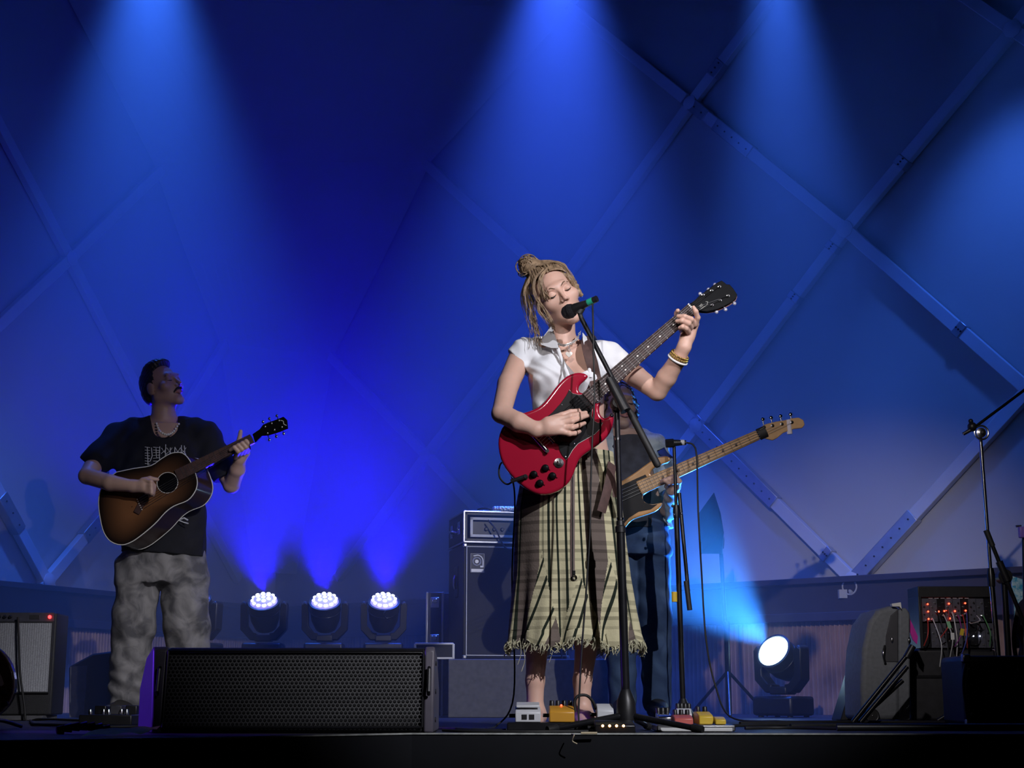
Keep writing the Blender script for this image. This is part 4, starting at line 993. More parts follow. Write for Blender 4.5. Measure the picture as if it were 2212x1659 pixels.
# strings run from the pegs over the nut to the tailpiece
BR = on(-0.205, 0, 0)
pegs = list(PEG_T) + list(PEG_B)[::-1]
for i in range(6):
    q = -0.0165 + 0.033 * i / 5; qb = -0.0255 + 0.051 * i / 5
    build(MB().tube([hp_(*pegs[i], -0.008), on(NL + 0.002, q, -0.0135), on(-0.21, qb, -0.0155), on(-0.245, qb, -0.009)], 0.0007 + 0.0001 * (5 - i), 4), 'string', 'steel', guitar)
for pos, nm in ((-0.055, 0), (-0.165, 1)):
    pu = build(MB().prism([on(pos - 0.018, -0.036, -0.0035), on(pos + 0.018, -0.036, -0.0035), on(pos + 0.018, 0.036, -0.0035), on(pos - 0.018, 0.036, -0.0035)], (0, -0.0075, 0)), 'pickup', 'gloss_black', guitar, bevel=0.002)
    for i in range(6): build(MB().cyl(on(pos + 0.009, -0.024 + 0.048 * i / 5, -0.0105), on(pos + 0.009, -0.024 + 0.048 * i / 5, -0.0118), 0.0022, n=8), 'pole_screw', 'chrome', pu)
br = build(MB().tube([on(-0.21, -0.037, -0.010), on(-0.21, 0.037, -0.010)], 0.006, 10), 'bridge', 'chrome', guitar, smooth=60)
tp = build(MB().tube([on(-0.248, -0.042, -0.009), on(-0.248, 0.042, -0.009)], 0.008, 10), 'tailpiece', 'chrome', guitar, smooth=60)
for q in (-1, 1): build(MB().cyl(on(-0.248, q * 0.044, 0), on(-0.248, q * 0.044, -0.018), 0.007, n=10), 'stud', 'chrome', tp, smooth=40)
for (a, b) in z2([(610, 1025), (500, 1085), (678, 1100), (558, 1170)]):
    ko = build(MB().lathe(pg(a, b, 0), (0, -1, 0), [(0, 0.0135), (0.004, 0.0135), (0.005, 0.0115), (0.016, 0.010), (0.017, 0.008)], 16), 'control_knob', 'gloss_black', guitar, smooth=40)
    build(MB().tube([pg(a, b, -0.0002) + V((0.012, 0, -0.004)), pg(a, b, -0.0002) + V((0.018, -0.004, -0.006))], 0.0012, 5), 'pointer', 'chrome', ko)
a = pg(*z2([(740, 975)])[0]); to = build(MB().lathe(a, (0, -1, 0), [(0, 0.017), (0.003, 0.017), (0.004, 0.008), (0.009, 0.007)], 18), 'toggle_switch', 'chrome', guitar, smooth=40)
build(MB().tube([a + V((0, -0.006, 0)), a + V((-0.006, -0.02, 0.008))], [0.003, 0.005], 8), 'switch_tip', 'ivory', to, smooth=60)
a = pg(*z2([(418, 1110)])[0]); build(MB().lathe(a, (0, -1, 0), [(0, 0.010), (0.004, 0.010), (0.006, 0.007), (0.03, 0.0065)], 12).cyl(a + V((0, -0.022, 0)), a + V((-0.05, -0.022, -0.018)), 0.007), 'jack_plug', 'black_metal', guitar, smooth=40)
for (a, b) in z2([(768, 420), (660, 525), (890, 790), (1030, 715), (805, 915), (1140, 600)]): build(MB().ball(pg(a, b, -0.0035), 0.0028, 8, (1, 0.5, 1)), 'pickguard_screw', 'chrome', pgd)
for (a, b) in z2([(900, 1000), (1245, 520), ]): build(MB().ball(pg(a, b, 0.02 if a < 1300 else 0.0), 0.007, 10), 'strap_button', 'chrome', guitar)
# strap: over her left shoulder, a loose tail hanging at the hip
st = cut_at([pg(1290, 845, 0.045), ps(1286, 818, -0.115), ps(1279, 785, -0.137), ps(1271, 757, -0.122), ps(1268, 737, -0.08), ps(1272, 726, -0.02), ps(1278, 735, 0.06)], 30)
mb = MB(); vsx = []; 
for i, p in enumerate(st):
    t = (st[min(i + 1, 30)] - st[max(i - 1, 0)]).normalized(); side = V((1, 0, 0)) - t * t.x; side.normalize(); nn = t.cross(side)
    vsx += [p + side * 0.021 + nn * 0.0015, p - side * 0.021 + nn * 0.0015, p - side * 0.021 - nn * 0.0015, p + side * 0.021 - nn * 0.0015]
fsx = [(0, 1, 2, 3), (120, 123, 122, 121)] + [(4 * i + a, 4 * i + (a + 1) % 4, 4 * i + 4 + (a + 1) % 4, 4 * i + 4 + a) for i in range(30) for a in range(4)]
so = build(mb.add(vsx, fsx), 'strap', 'strap_brown', guitar, smooth=60)
tl = cut_at([ps(1322, 1002, -0.06), ps(1318, 1030, -0.135), ps(1309, 1070, -0.15), ps(1299, 1106, -0.155)], 12)
build(MB().tube(tl, 0.0175, 8, flat=0.12, up=(0.3, -1, 0)), 'strap_tail', 'strap_brown', so, smooth=60)
tl = cut_at([ps(1322, 1010, -0.07), ps(1326, 1040, -0.13), ps(1328, 1074, -0.14)], 12)
build(MB().tube(tl, 0.008, 8, flat=0.2, up=(0.3, -1, 0)), 'strap_tail', 'strap_brown', so, smooth=60)

# ================================================================== acoustic guitarist
YL = 7.30
def pl(px, py, dy=0.0): return P(px, py, YL + dy)
def rows_of(fn, Yc, rows): 
    out = []
    for py, cx, hw, ry in rows:
        a, b = fn(cx - hw, py), fn(cx + hw, py); out.append((a.z, (a.x + b.x) / 2, Yc, (b.x - a.x) / 2, ry))
    return out
man = thing('person', 'moustached guitarist in a black printed T-shirt and pale baggy trousers, head tipped back', 'person', (pl(335, 1550).x, YL, 0))
zl = lambda py: pl(350, py).z
F = Field(grid1((pl(165, 900).x, pl(565, 900).x, 0.004)), grid1((6.86, 7.5, 0.0045)), grid1((zl(1230), zl(1070), 0.01), (zl(1070), zl(765), 0.0036)))
F.loft(rows_of(pl, YL, [(918, 352, 50, 0.07), (945, 352, 88, 0.1), (1000, 350, 84, 0.11), (1080, 352, 78, 0.105), (1215, 354, 76, 0.11)]), 0.03)
up = V((-0.36, 0.06, 0.93)).normalized(); fwd = V((0.80, -0.55, 0.30)); fwd = (fwd - up * fwd.dot(up)).normalized()
MR = rotmat(fwd.cross(up), fwd, up)
MT = head(F, pl(352, 836), MR, 1.06, True)
F.rc(MT(0, -0.02, -0.05), pl(354, 915, 0.01), 0.056, 0.062, 0.025)
F.rc(pl(352, 915, 0.02), pl(262, 938, 0.0), 0.04, 0.055, 0.03); F.rc(pl(352, 915, 0.02), pl(445, 936, 0.0), 0.04, 0.055, 0.03)
F.chain([pl(255, 948, 0), pl(212, 992, -0.12), pl(188, 1028, -0.25), pl(238, 1043, -0.318), pl(288, 1050, -0.335)], [0.058, 0.050, 0.040, 0.039, 0.028], 0.009)
F.rc(pl(288, 1050, -0.335), pl(310, 1050, -0.345), 0.03, 0.032, 0.012, flat=((0, 1, 0), 1.3))
for k in range(4):
    F.chain([pl(313 + k * 1.0, 1038 + k * 8, -0.35), pl(326 + k * 0.5, 1041 + k * 8, -0.365), pl(333 - k, 1050 + k * 6, -0.345), pl(326 - k, 1056 + k * 5, -0.325)], [0.0125, 0.0115, 0.0105, 0.0085], 0.004)
F.chain([pl(308, 1038, -0.345), pl(324, 1034, -0.345), pl(340, 1036, -0.33)], [0.015, 0.012, 0.009], 0.006)
F.chain([pl(450, 948, 0), pl(478, 1000, -0.03), pl(500, 1048, -0.10), pl(513, 1015, -0.17), pl(519, 990, -0.215)], [0.058, 0.05, 0.040, 0.037, 0.027], 0.009)
F.rc(pl(519, 991, -0.215), pl(527, 978, -0.226), 0.029, 0.030, 0.01, flat=((0, 1, 0), 1.2))
for k in range(4):
    x = 540 - k * 8.5; y = 955 + k * 4.5
    F.chain([pl(x - 6, y + 20, -0.25), pl(x, y + 7, -0.298), pl(x - 8, y - 2, -0.305), pl(x - 17, y + 4, -0.287)], [0.0125, 0.0115, 0.0105, 0.0085], 0.0035)
F.chain([pl(518, 980, -0.215), pl(516, 955, -0.20), pl(520, 932, -0.212)], [0.016, 0.013, 0.010], 0.006)
mbody = fbuild(F, 'body', 'skin_man', man); del F
face_lines(MT, mbody, 'hair_dark', 'lash', 'lip', 1.06)
F = Field(grid1((pl(295, 830).x, pl(412, 830).x, 0.0035)), grid1((7.12, 7.48, 0.0035)), grid1((zl(905), zl(768), 0.0035)))
F.el(MT(0, -0.026, 0.040), (0.080, 0.098, 0.088), MR, 0.01); F.el(MT(0, 0.0, 0.105), (0.066, 0.072, 0.035), MR, 0.02); F.el(MT(0, -0.07, -0.01), (0.07, 0.045, 0.06), MR, 0.02)
F.carve([(MT(0, 0.045, 0.09), MR @ V((0, -1, 1.2))), (MT(0, 0.02, 0.0), MR @ V((0, -1, 0)))])
F.ripple(lambda X, Y, Z: 0.002 * np.sin(X * 260) * np.sin(Z * 240 + Y * 150))
mst = MB()
for q in (-1, 1):
    for j in range(6): mst.tube(cut_at([MT(q * 0.002, 0.098, -0.047 - j * 0.0015), MT(q * 0.016, 0.092, -0.051 - j * 0.001), MT(q * 0.028, 0.080, -0.062 - j * 0.001)], 8), [0.004, 0.0045, 0.0045, 0.0042, 0.004, 0.0036, 0.003, 0.0022, 0.0012], 6)
build(mst, 'moustache', 'hair_dark', man, smooth=60)
fbuild(F, 'hair', 'hair_dark', man); del F
# T-shirt
mat('black_cotton', (0.014, 0.014, 0.019), 0.9, noise=0.2, nscale=14, bump=0.1, bscale=40, spec=0.15)
F = Field(grid1((pl(175, 900).x, pl(520, 900).x, 0.005)), grid1((7.0, 7.52, 0.005)), grid1((zl(1225), zl(885), 0.005)))
F.loft(rows_of(pl, YL, [(912, 352, 52, 0.075), (940, 352, 100, 0.115), (1000, 350, 97, 0.128), (1080, 352, 92, 0.13), (1150, 354, 92, 0.135), (1215, 356, 94, 0.14)]), 0.04)
F.rc(pl(352, 915, 0.02), pl(262, 940, 0.0), 0.052, 0.07, 0.04); F.rc(pl(352, 915, 0.02), pl(445, 938, 0.0), 0.052, 0.07, 0.04)
F.rc(pl(256, 950, 0), pl(205, 998, -0.14), 0.072, 0.075, 0.04); F.rc(pl(448, 950, 0), pl(490, 1030, -0.07), 0.07, 0.072, 0.04)
F.ripple(lambda X, Y, Z: 0.004 * np.sin(X * 40 + Z * 25) * np.sin(Z * 18 + 1) + 0.0025 * np.sin(X * 75 - Z * 45))
a, b = pl(182, 992), pl(232, 1030); t = b - a; F.carve([(a, V((-t.z, 0, t.x))), (pl(255, 1000), (1, 0, 0))])
a, b = pl(520, 1025), pl(462, 1050); t = b - a; F.carve([(a, V((t.z, 0, -t.x))), (pl(450, 1000), (-1, 0, 0))])
a, b = pl(262, 1192), pl(448, 1205); t = (b - a).normalized(); F.cut(a, V((t.z, 0, -t.x)))
F.rc(pl(354, 895, 0.0), pl(357, 922, -0.09), 0.068, 0.062, 0.008, sub=True)
tee = fbuild(F, 'tee_shirt', 'black_cotton', man); del F
mat('print_white', (0.55, 0.56, 0.6), 0.8, noise=0.2, nscale=60)
mb = MB(); rp = random.Random(5)
def ink(pts, r=0.0022, dy=-0.142): mb.tube([pl(x, y, dy) for x, y in pts], r, 5)
for x in (318, 327, 337, 345, 358, 368, 378, 392, 398):
    ink([(x, 963 + rp.uniform(-3, 6)), (x + rp.uniform(-2, 2), 985), (x + rp.uniform(-3, 3), 1002 + rp.uniform(-14, 4))])
for y in range(966, 1004, 6):
    ink([(313, y + rp.uniform(-1, 1)), (324, y + 1)], 0.0017); ink([(331, y), (346, y + rp.uniform(-1.5, 1.5))], 0.0017)
for x in (354, 366, 384, 396):
    ink([(x - 5, 968), (x, 976), (x + 6, 967)], 0.0018); ink([(x - 6, 980), (x, 975), (x + 6, 982)], 0.0018)
pr = build(mb, 'shirt_print', 'print_white', tee); pr['kind'] = 'stuff'
mb = MB(); ink([(375, 1130), (384, 1123), (396, 1128), (407, 1131)], 0.003, -0.148); ink([(388, 1122), (398, 1119), (406, 1124)], 0.004, -0.148)
build(mb, 'shirt_print', 'print_white', tee)['kind'] = 'stuff'
mb = MB()
for i in range(15):
    t = i / 14; p = cut_at([pl(338, 915, -0.085), pl(345, 931, -0.13), pl(360, 939, -0.145), pl(374, 933, -0.135), pl(386, 916, -0.09)], 14)[i]; mb.ball(p, 0.0065, 8)
build(mb, 'bead_necklace', 'ivory', man, smooth=60)['kind'] = 'stuff'
# trousers and shoes
def camo(name, c1, c2, sc):
    m = mat(name, c1, 0.9, spec=0.15); N = m.node_tree.nodes; Lk = m.node_tree.links; b = N['Principled BSDF']
    tc = N.new('ShaderNodeTexCoord'); tx = N.new('ShaderNodeTexNoise'); tx.inputs['Scale'].default_value = sc; tx.inputs['Detail'].default_value = 6; tx.inputs['Distortion'].default_value = 0.8
    r = N.new('ShaderNodeValToRGB'); r.color_ramp.elements[0].position = 0.38; r.color_ramp.elements[1].position = 0.62; r.color_ramp.elements[0].color = (*c1, 1); r.color_ramp.elements[1].color = (*c2, 1)
    Lk.new(tc.outputs['Object'], tx.inputs['Vector']); Lk.new(tx.outputs['Fac'], r.inputs[0]); Lk.new(r.outputs[0], b.inputs['Base Color'])
    bp = N.new('ShaderNodeBump'); bp.inputs['Strength'].default_value = 0.3; bp.inputs['Distance'].default_value = 0.01; Lk.new(tx.outputs['Fac'], bp.inputs['Height']); Lk.new(bp.outputs[0], b.inputs['Normal'])
camo('washed_denim', (0.09, 0.088, 0.095), (0.25, 0.24, 0.24), 11)
F = Field(grid1((pl(215, 1300).x, pl(480, 1300).x, 0.0055)), grid1((7.08, 7.58, 0.0055)), grid1((0.015, zl(1165), 0.0055)))
F.loft(rows_of(pl, YL, [(1165, 352, 82, 0.115), (1215, 350, 92, 0.125), (1260, 348, 96, 0.125)]), 0.03)
F.chain([pl(300, 1230, 0), pl(290, 1340, -0.02), pl(280, 1440, 0.0), pl(272, 1525, 0.02)], [0.108, 0.102, 0.094, 0.075], 0.03)
F.chain([pl(398, 1230, 0), pl(403, 1340, -0.02), pl(408, 1440, 0.0), pl(410, 1525, 0.02)], [0.115, 0.112, 0.10, 0.085], 0.02)
F.ripple(lambda X, Y, Z: 0.006 * np.sin(Z * 42 + X * 22) * np.sin(X * 26 - Z * 9) + 0.004 * np.sin(Z * 90 + X * 40) * np.clip((0.45 - Z) / 0.3, 0, 1) + 0.003 * np.sin(X * 70 + Z * 20))
F.cut(V((0, 0, 0.045)), (0, 0, -1))
fbuild(F, 'trousers', 'washed_denim', man); del F
mat('shoe_dark', (0.02, 0.018, 0.018), 0.5, noise=0.2)
for px, dx in ((268, -0.03), (410, 0.03)):
    a = pl(px, 1550); F = Field(grid1((a.x - 0.12, a.x + 0.12, 0.005)), grid1((7.0, 7.45, 0.005)), grid1((0.0, 0.13, 0.005)))
    F.chain([V((a.x, 7.36, 0.045)), V((a.x, 7.28, 0.05)), V((a.x + dx, 7.13, 0.035))], [0.044, 0.048, 0.036], 0.02, flat=((1, 0, 0), 0.95)); F.rc(V((a.x, 7.33, 0.05)), V((a.x, 7.33, 0.11)), 0.045, 0.042, 0.02)
    F.cut(V((0, 0, 0.002)), (0, 0, -1)); so = fbuild(F, 'shoe', 'shoe_dark', man); del F
    build(MB().prism([V((a.x + 0.05 * math.cos(t) + dx * max(0, -math.sin(t)), 7.24 + 0.155 * math.sin(t), 0.001)) for t in [2 * PI * k / 20 for k in range(20)]], (0, 0, 0.02)), 'sole', 'white_trim', so)

# acoustic guitar, its face turned a little to picture left
YA = 7.035
def pa(px, py, dy=0.0): return P(px, py, YA + dy)
def sunburst():
    m = mat('sunburst_top', (0.3, 0.13, 0.05), 0.25, coat=0.5); N = m.node_tree.nodes; Lk = m.node_tree.links; b = N['Principled BSDF']
    at_ = N.new('ShaderNodeAttribute'); at_.attribute_name = 'burst'; r = N.new('ShaderNodeValToRGB')
    r.color_ramp.elements[0].position = 0.25; r.color_ramp.elements[1].position = 0.95
    r.color_ramp.elements[0].color = (0.20, 0.085, 0.035, 1); r.color_ramp.elements[1].color = (0.012, 0.007, 0.006, 1)
    Lk.new(at_.outputs['Fac'], r.inputs[0]); Lk.new(r.outputs[0], b.inputs['Base Color'])
sunburst(); mat('guitar_side', (0.03, 0.015, 0.012), 0.22, noise=0.1, coat=0.5)
AO = [(252, 1020), (290, 1012), (326, 1006), (349, 991), (371, 979), (394, 979), (410, 995), (423, 1025), (426, 1046), (420, 1064), (405, 1081), (376, 1093), (357, 1107), (335, 1131), (308, 1154), (285, 1170), (263, 1177), (240, 1170), (225, 1151), (217, 1122), (213, 1085), (218, 1058), (231, 1036)]
front = dense([pa(*p) for p in AO], 3); nF = len(front)
ag = thing('acoustic_guitar', 'dark sunburst acoustic guitar with white binding held by the moustached guitarist', 'guitar', pa(263, 1176, 0.05))
cA = pa(285, 1095)
off = V((0.055, 0.10, -0.012))
back = [p + off for p in front]
build(MB().add(front + back, [(i, (i + 1) % nF, (i + 1) % nF + nF, i + nF) for i in range(nF)] + [tuple(range(nF, 2 * nF))]), 'body_sides', 'guitar_side', ag, smooth=50)
vs = []; fs = []; bur = []
RI = 14
for k in range(RI + 1):
    t = k / RI
    for p in front: vs.append(cA.lerp(p, max(t, 0.01)) + V((0, -0.001, 0))); bur.append(t)
for k in range(RI): fs += [(k * nF + i, k * nF + (i + 1) % nF, (k + 1) * nF + (i + 1) % nF, (k + 1) * nF + i) for i in range(nF)]
top = build(MB().add(vs, fs), 'soundboard', 'sunburst_top', ag)
at_ = top.data.attributes.new('burst', 'FLOAT', 'POINT'); at_.data.foreach_set('value', bur)
build(MB().tube(front + [front[0]], 0.0026, 6, cap=False), 'binding', 'ivory', ag); build(MB().tube(back + [back[0]], 0.0022, 6, cap=False), 'binding', 'ivory', ag)
sh = pa(362, 1043)
build(MB().lathe(sh + V((0, -0.0025, 0)), (0, 1, 0), [(0, 0.047), (0.001, 0.047)], 28), 'sound_hole', 'gloss_black', ag)
build(MB().ring(sh + V((0, -0.003, 0)), (0, 1, 0), 0.050, 0.0018, 32, 5), 'rosette', 'ivory', ag)
n0, n1 = pa(395, 1022), pa(545, 948); an = (n1 - n0).normalized(); av = V((an.z, 0, -an.x))
build(MB().prism([n0 - an * 0.03 - av * 0.028 + V((0, -0.002, 0)), n1 - av * 0.023 + V((0, -0.002, 0)), n1 + av * 0.023 + V((0, -0.002, 0)), n0 - an * 0.03 + av * 0.028 + V((0, -0.002, 0))], (0, -0.009, 0)), 'fretboard', 'rosewood', ag)
build(MB().tube([n0 + V((0, 0.006, 0)), n1 + V((0, 0.004, 0))], [0.027, 0.022], 12, flat=0.7, up=(0, 1, 0)), 'neck', 'guitar_side', ag, smooth=60).location.y += 0.012
nl = (n1 - n0).length
for k in range(1, 15):
    f = nl - nl * (1 - 2 ** (-k / 12)) / (1 - 2 ** (-14 / 12)); w = 0.023 + 0.005 * (1 - f / nl); c = n0 + an * f + V((0, -0.0115, 0)); build(MB().tube([c - av * w, c + av * w], 0.001, 4), 'fret', 'steel', ag)
hsx = [(545, 938), (561, 927), (568, 917), (600, 905), (612, 900), (620, 907), (622, 926), (606, 933), (580, 941), (565, 942), (551, 956)]
ho = build(MB().prism([pa(x, y, -0.006) for x, y in hsx], (0, 0.014, 0)), 'headstock', 'gloss_black', ag, bevel=0.002)
build(MB().tube(cut_at([pa(606, 908, -0.008), pa(612, 910, -0.008), pa(613, 916, -0.008), pa(619, 919, -0.008)], 8), 0.0016, 5), 'headstock_inlay', 'ivory', ho)
for (x, y, s) in ((572, 922, 0), (586, 915, 0), (602, 909, 0), (577, 936, 1), (592, 929, 1), (608, 923, 1)):
    po = build(MB().lathe(pa(x, y, -0.006), (0, -1, 0), [(0, 0.006), (0.003, 0.006), (0.004, 0.003), (0.012, 0.003)], 8), 'tuner', 'chrome', ag)
    k = pa(x + (5 if s else -4), y + (14 if s else -11), 0.004); build(MB().cyl(pa(x, y, 0.004), k, 0.0025, n=6).ball(k, 0.0075, 8, (1, .6, 1)), 'tuner_button', 'chrome', po, smooth=60)
bc = pa(306, 1088, -0.003); bo = build(MB().box(bc, (0.032, 0.009, 0.105), Matrix.Rotation(-math.radians(63) + PI / 2, 3, 'Y')), 'bridge', 'rosewood', ag, bevel=0.003)
for i in range(6):
    q = (i - 2.5); e1 = bc + av * q * 0.011 + V((0, -0.006, 0)); 
    build(MB().ball(e1 - an * 0.01, 0.003, 6), 'bridge_pin', 'ivory', bo)
    build(MB().tube([e1, n1 + av * q * 0.0072 + V((0, -0.013, 0))], 0.0007, 4), 'string', 'steel', ag)
so = build(MB().tube(cut_at([ag.location + V((-0.1, 0.06, 0.16)), pl(235, 985, 0.12), pl(300, 915, 0.10), pl(330, 905, 0.04)], 14), 0.018, 8, flat=0.15, up=(0, 1, 0.2)), 'strap', 'black_rubber', ag, smooth=60)

# ================================================================== bass player behind the singer
YB = 7.25
def pb(px, py, dy=0.0): return P(px, py, YB + dy)
bm_ = thing('person', 'bass player in pale denim jacket and blue jeans standing behind the singer', 'person', (pb(1370, 1550).x, YB, 0))
zb = lambda py: pb(1350, py).z
F = Field(grid1((pb(1195, 900).x, pb(1500, 900).x, 0.0042)), grid1((6.82, 7.5, 0.0045)), grid1((zb(1180), zb(815), 0.004)))
F.loft(rows_of(pb, YB, [(930, 1345, 40, 0.07), (960, 1345, 78, 0.1), (1020, 1350, 74, 0.11), (1170, 1370, 70, 0.11)]), 0.03)
up = V((0.05, 0.05, 1)).normalized(); fwd = V((0.28, -1, -0.12)); fwd = (fwd - up * fwd.dot(up)).normalized(); BR_ = rotmat(fwd.cross(up), fwd, up)
BT = head(F, pb(1337, 876, -0.02), BR_, 1.04, True)
F.rc(BT(0, -0.02, -0.06), pb(1345, 938), 0.055, 0.06, 0.02)
F.rc(pb(1345, 935), pb(1278, 965), 0.04, 0.055, 0.03); F.rc(pb(1345, 935), pb(1412, 962), 0.04, 0.055, 0.03)
F.chain([pb(1415, 968), pb(1438, 1035, -0.02), pb(1446, 1098, -0.08), pb(1452, 1070, -0.22), pb(1453, 1052, -0.31)], [0.055, 0.05, 0.043, 0.037, 0.029], 0.02)
for k in range(4):
    x = 1468 - k * 8
    F.chain([pb(x - 4, 1054 - k, -0.32), pb(x, 1040 + k, -0.362), pb(x - 8, 1029 + k * 3, -0.372), pb(x - 15, 1029 + k * 4, -0.352)], [0.0125, 0.0115, 0.0105, 0.009], 0.004)
F.rc(pb(1453, 1058, -0.30), pb(1457, 1049, -0.318), 0.03, 0.03, 0.012, flat=((0, 1, 0), 1.2)); F.chain([pb(1446, 1052, -0.295), pb(1440, 1037, -0.275), pb(1438, 1024, -0.27)], [0.015, 0.012, 0.010], 0.006)
F.chain([pb(1276, 970), pb(1248, 1015, -0.1), pb(1232, 1052, -0.24), pb(1284, 1072, -0.365)], [0.055, 0.05, 0.043, 0.028], 0.012)
F.rc(pb(1284, 1072, -0.365), pb(1300, 1080, -0.372), 0.028, 0.03, 0.012, flat=((0, 1, 0), 1.4))
for k in range(4): F.chain([pb(1304, 1072 + 7 * k, -0.372), pb(1316, 1078 + 7 * k, -0.374), pb(1321, 1087 + 6 * k, -0.362), pb(1318, 1095 + 5 * k, -0.348)], [0.0125, 0.0115, 0.0105, 0.009], 0.004)
F.chain([pb(1296, 1068, -0.37), pb(1310, 1062, -0.37), pb(1322, 1063, -0.36)], [0.015, 0.012, 0.010], 0.006)
bbody = fbuild(F, 'body', 'skin_man', bm_); del F
face_lines(BT, bbody, 'brow', 'lash', 'lip', 1.04)
mat('hair_brown', (0.10, 0.06, 0.035), 0.6, noise=0.4, nscale=60)
F = Field(grid1((pb(1285, 880).x, pb(1395, 880).x, 0.004)), grid1((7.06, 7.46, 0.0045)), grid1((zb(945), zb(815), 0.004)))
F.el(BT(0, -0.03, 0.035), (0.088, 0.10, 0.094), BR_, 0.01); F.rc(BT(0.078, -0.03, 0.02), BT(0.085, -0.03, -0.10), 0.03, 0.028, 0.02); F.rc(BT(-0.078, -0.03, 0.02), BT(-0.085, -0.03, -0.10), 0.03, 0.028, 0.02); F.el(BT(0, -0.08, -0.04), (0.085, 0.05, 0.09), BR_, 0.02)
F.carve([(BT(0, 0.055, 0.06), BR_ @ V((0, -1, 0.9))), (BT(0.06, 0, 0), BR_ @ V((1, -0.2, 0))), (BT(-0.06, 0, 0), BR_ @ V((-1, -0.2, 0)))])
F.ripple(lambda X, Y, Z: 0.006 * np.sin(X * 150) * np.sin(Z * 130) * np.sin(Y * 120 + 1) + 0.003 * np.sin(Z * 260 + X * 90))
fbuild(F, 'hair', 'hair_brown', bm_); del F
camo('pale_denim', (0.30, 0.36, 0.42), (0.52, 0.58, 0.62), 16); camo('blue_jeans', (0.035, 0.06, 0.13), (0.06, 0.10, 0.19), 9)
mat('dark_vest', (0.05, 0.05, 0.065), 0.9, noise=0.3, nscale=20)
F = Field(grid1((pb(1195, 900).x, pb(1490, 900).x, 0.005)), grid1((6.88, 7.52, 0.005)), grid1((zb(1150), zb(925), 0.005)))
F.loft(rows_of(pb, YB, [(932, 1345, 45, 0.08), (958, 1345, 86, 0.115), (1020, 1352, 82, 0.125), (1140, 1372, 80, 0.13)]), 0.03)
F.rc(pb(1345, 936), pb(1412, 964), 0.052, 0.068, 0.03); F.rc(pb(1345, 936), pb(1278, 966), 0.052, 0.068, 0.03)
F.chain([pb(1414, 970), pb(1438, 1035, -0.02), pb(1446, 1096, -0.08), pb(1450, 1075, -0.18)], [0.066, 0.06, 0.056, 0.045], 0.02); F.chain([pb(1276, 970), pb(1248, 1015, -0.1), pb(1232, 1052, -0.24), pb(1258, 1062, -0.305)], [0.066, 0.06, 0.052, 0.042], 0.02)
F.ripple(lambda X, Y, Z: 0.004 * np.sin(X * 45 + Z * 35) * np.sin(Z * 22) + 0.0015 * np.sin(Z * 75 - X * 40))
F.carve([(pb(1322, 930), (-1, 0, 0)), (pb(1382, 930), (1, 0, 0.25)), (V((0, YB - 0.05, 0)), (0, 1, 0))])
jk = fbuild(F, 'jacket', 'pale_denim', bm_); del F
F = Field(grid1((pb(1300, 900).x, pb(1410, 900).x, 0.005)), grid1((7.05, 7.4, 0.005)), grid1((zb(1150), zb(940), 0.005)))
F.loft(rows_of(pb, YB, [(945, 1345, 50, 0.085), (960, 1345, 84, 0.110), (1020, 1352, 80, 0.12), (1145, 1372, 78, 0.125)]), 0.02); F.cut(pb(1400, 1000), (1, 0, 0))
F.ripple(lambda X, Y, Z: 0.003 * np.sin(Z * 50 + X * 30))
fbuild(F, 'under_shirt', 'dark_vest', bm_); del F
F = Field(grid1((pb(1270, 1300).x, pb(1475, 1300).x, 0.0055)), grid1((7.05, 7.5, 0.0055)), grid1((0.04, zb(1105), 0.0055)))
F.loft(rows_of(pb, YB, [(1105, 1372, 66, 0.11), (1150, 1372, 74, 0.12), (1200, 1374, 76, 0.12)]), 0.03)
F.chain([pb(1338, 1190), pb(1340, 1330, -0.02), pb(1345, 1520, 0.02)], [0.09, 0.078, 0.065], 0.02); F.chain([pb(1408, 1190), pb(1415, 1330, -0.02), pb(1420, 1520, 0.02)], [0.09, 0.08, 0.068], 0.02)
F.ripple(lambda X, Y, Z: 0.004 * np.sin(Z * 55 + X * 30) * np.sin(X * 33) + 0.004 * np.sin(Z * 100) * np.clip((Z - 0.75) * 6, 0, 1))
fbuild(F, 'jeans', 'blue_jeans', bm_); del F
for px in (1345, 1420):
    a = pb(px, 1550); F = Field(grid1((a.x - 0.1, a.x + 0.1, 0.006)), grid1((6.98, 7.4, 0.006)), grid1((0.0, 0.13, 0.006)))
    F.chain([V((a.x, 7.31, 0.045)), V((a.x, 7.22, 0.05)), V((a.x, 7.08, 0.034))], [0.044, 0.048, 0.034], 0.02); F.rc(V((a.x, 7.28, 0.05)), V((a.x, 7.28, 0.11)), 0.044, 0.042, 0.02); F.cut(V((0, 0, 0.002)), (0, 0, -1))
    fbuild(F, 'shoe', 'shoe_dark', bm_); del F
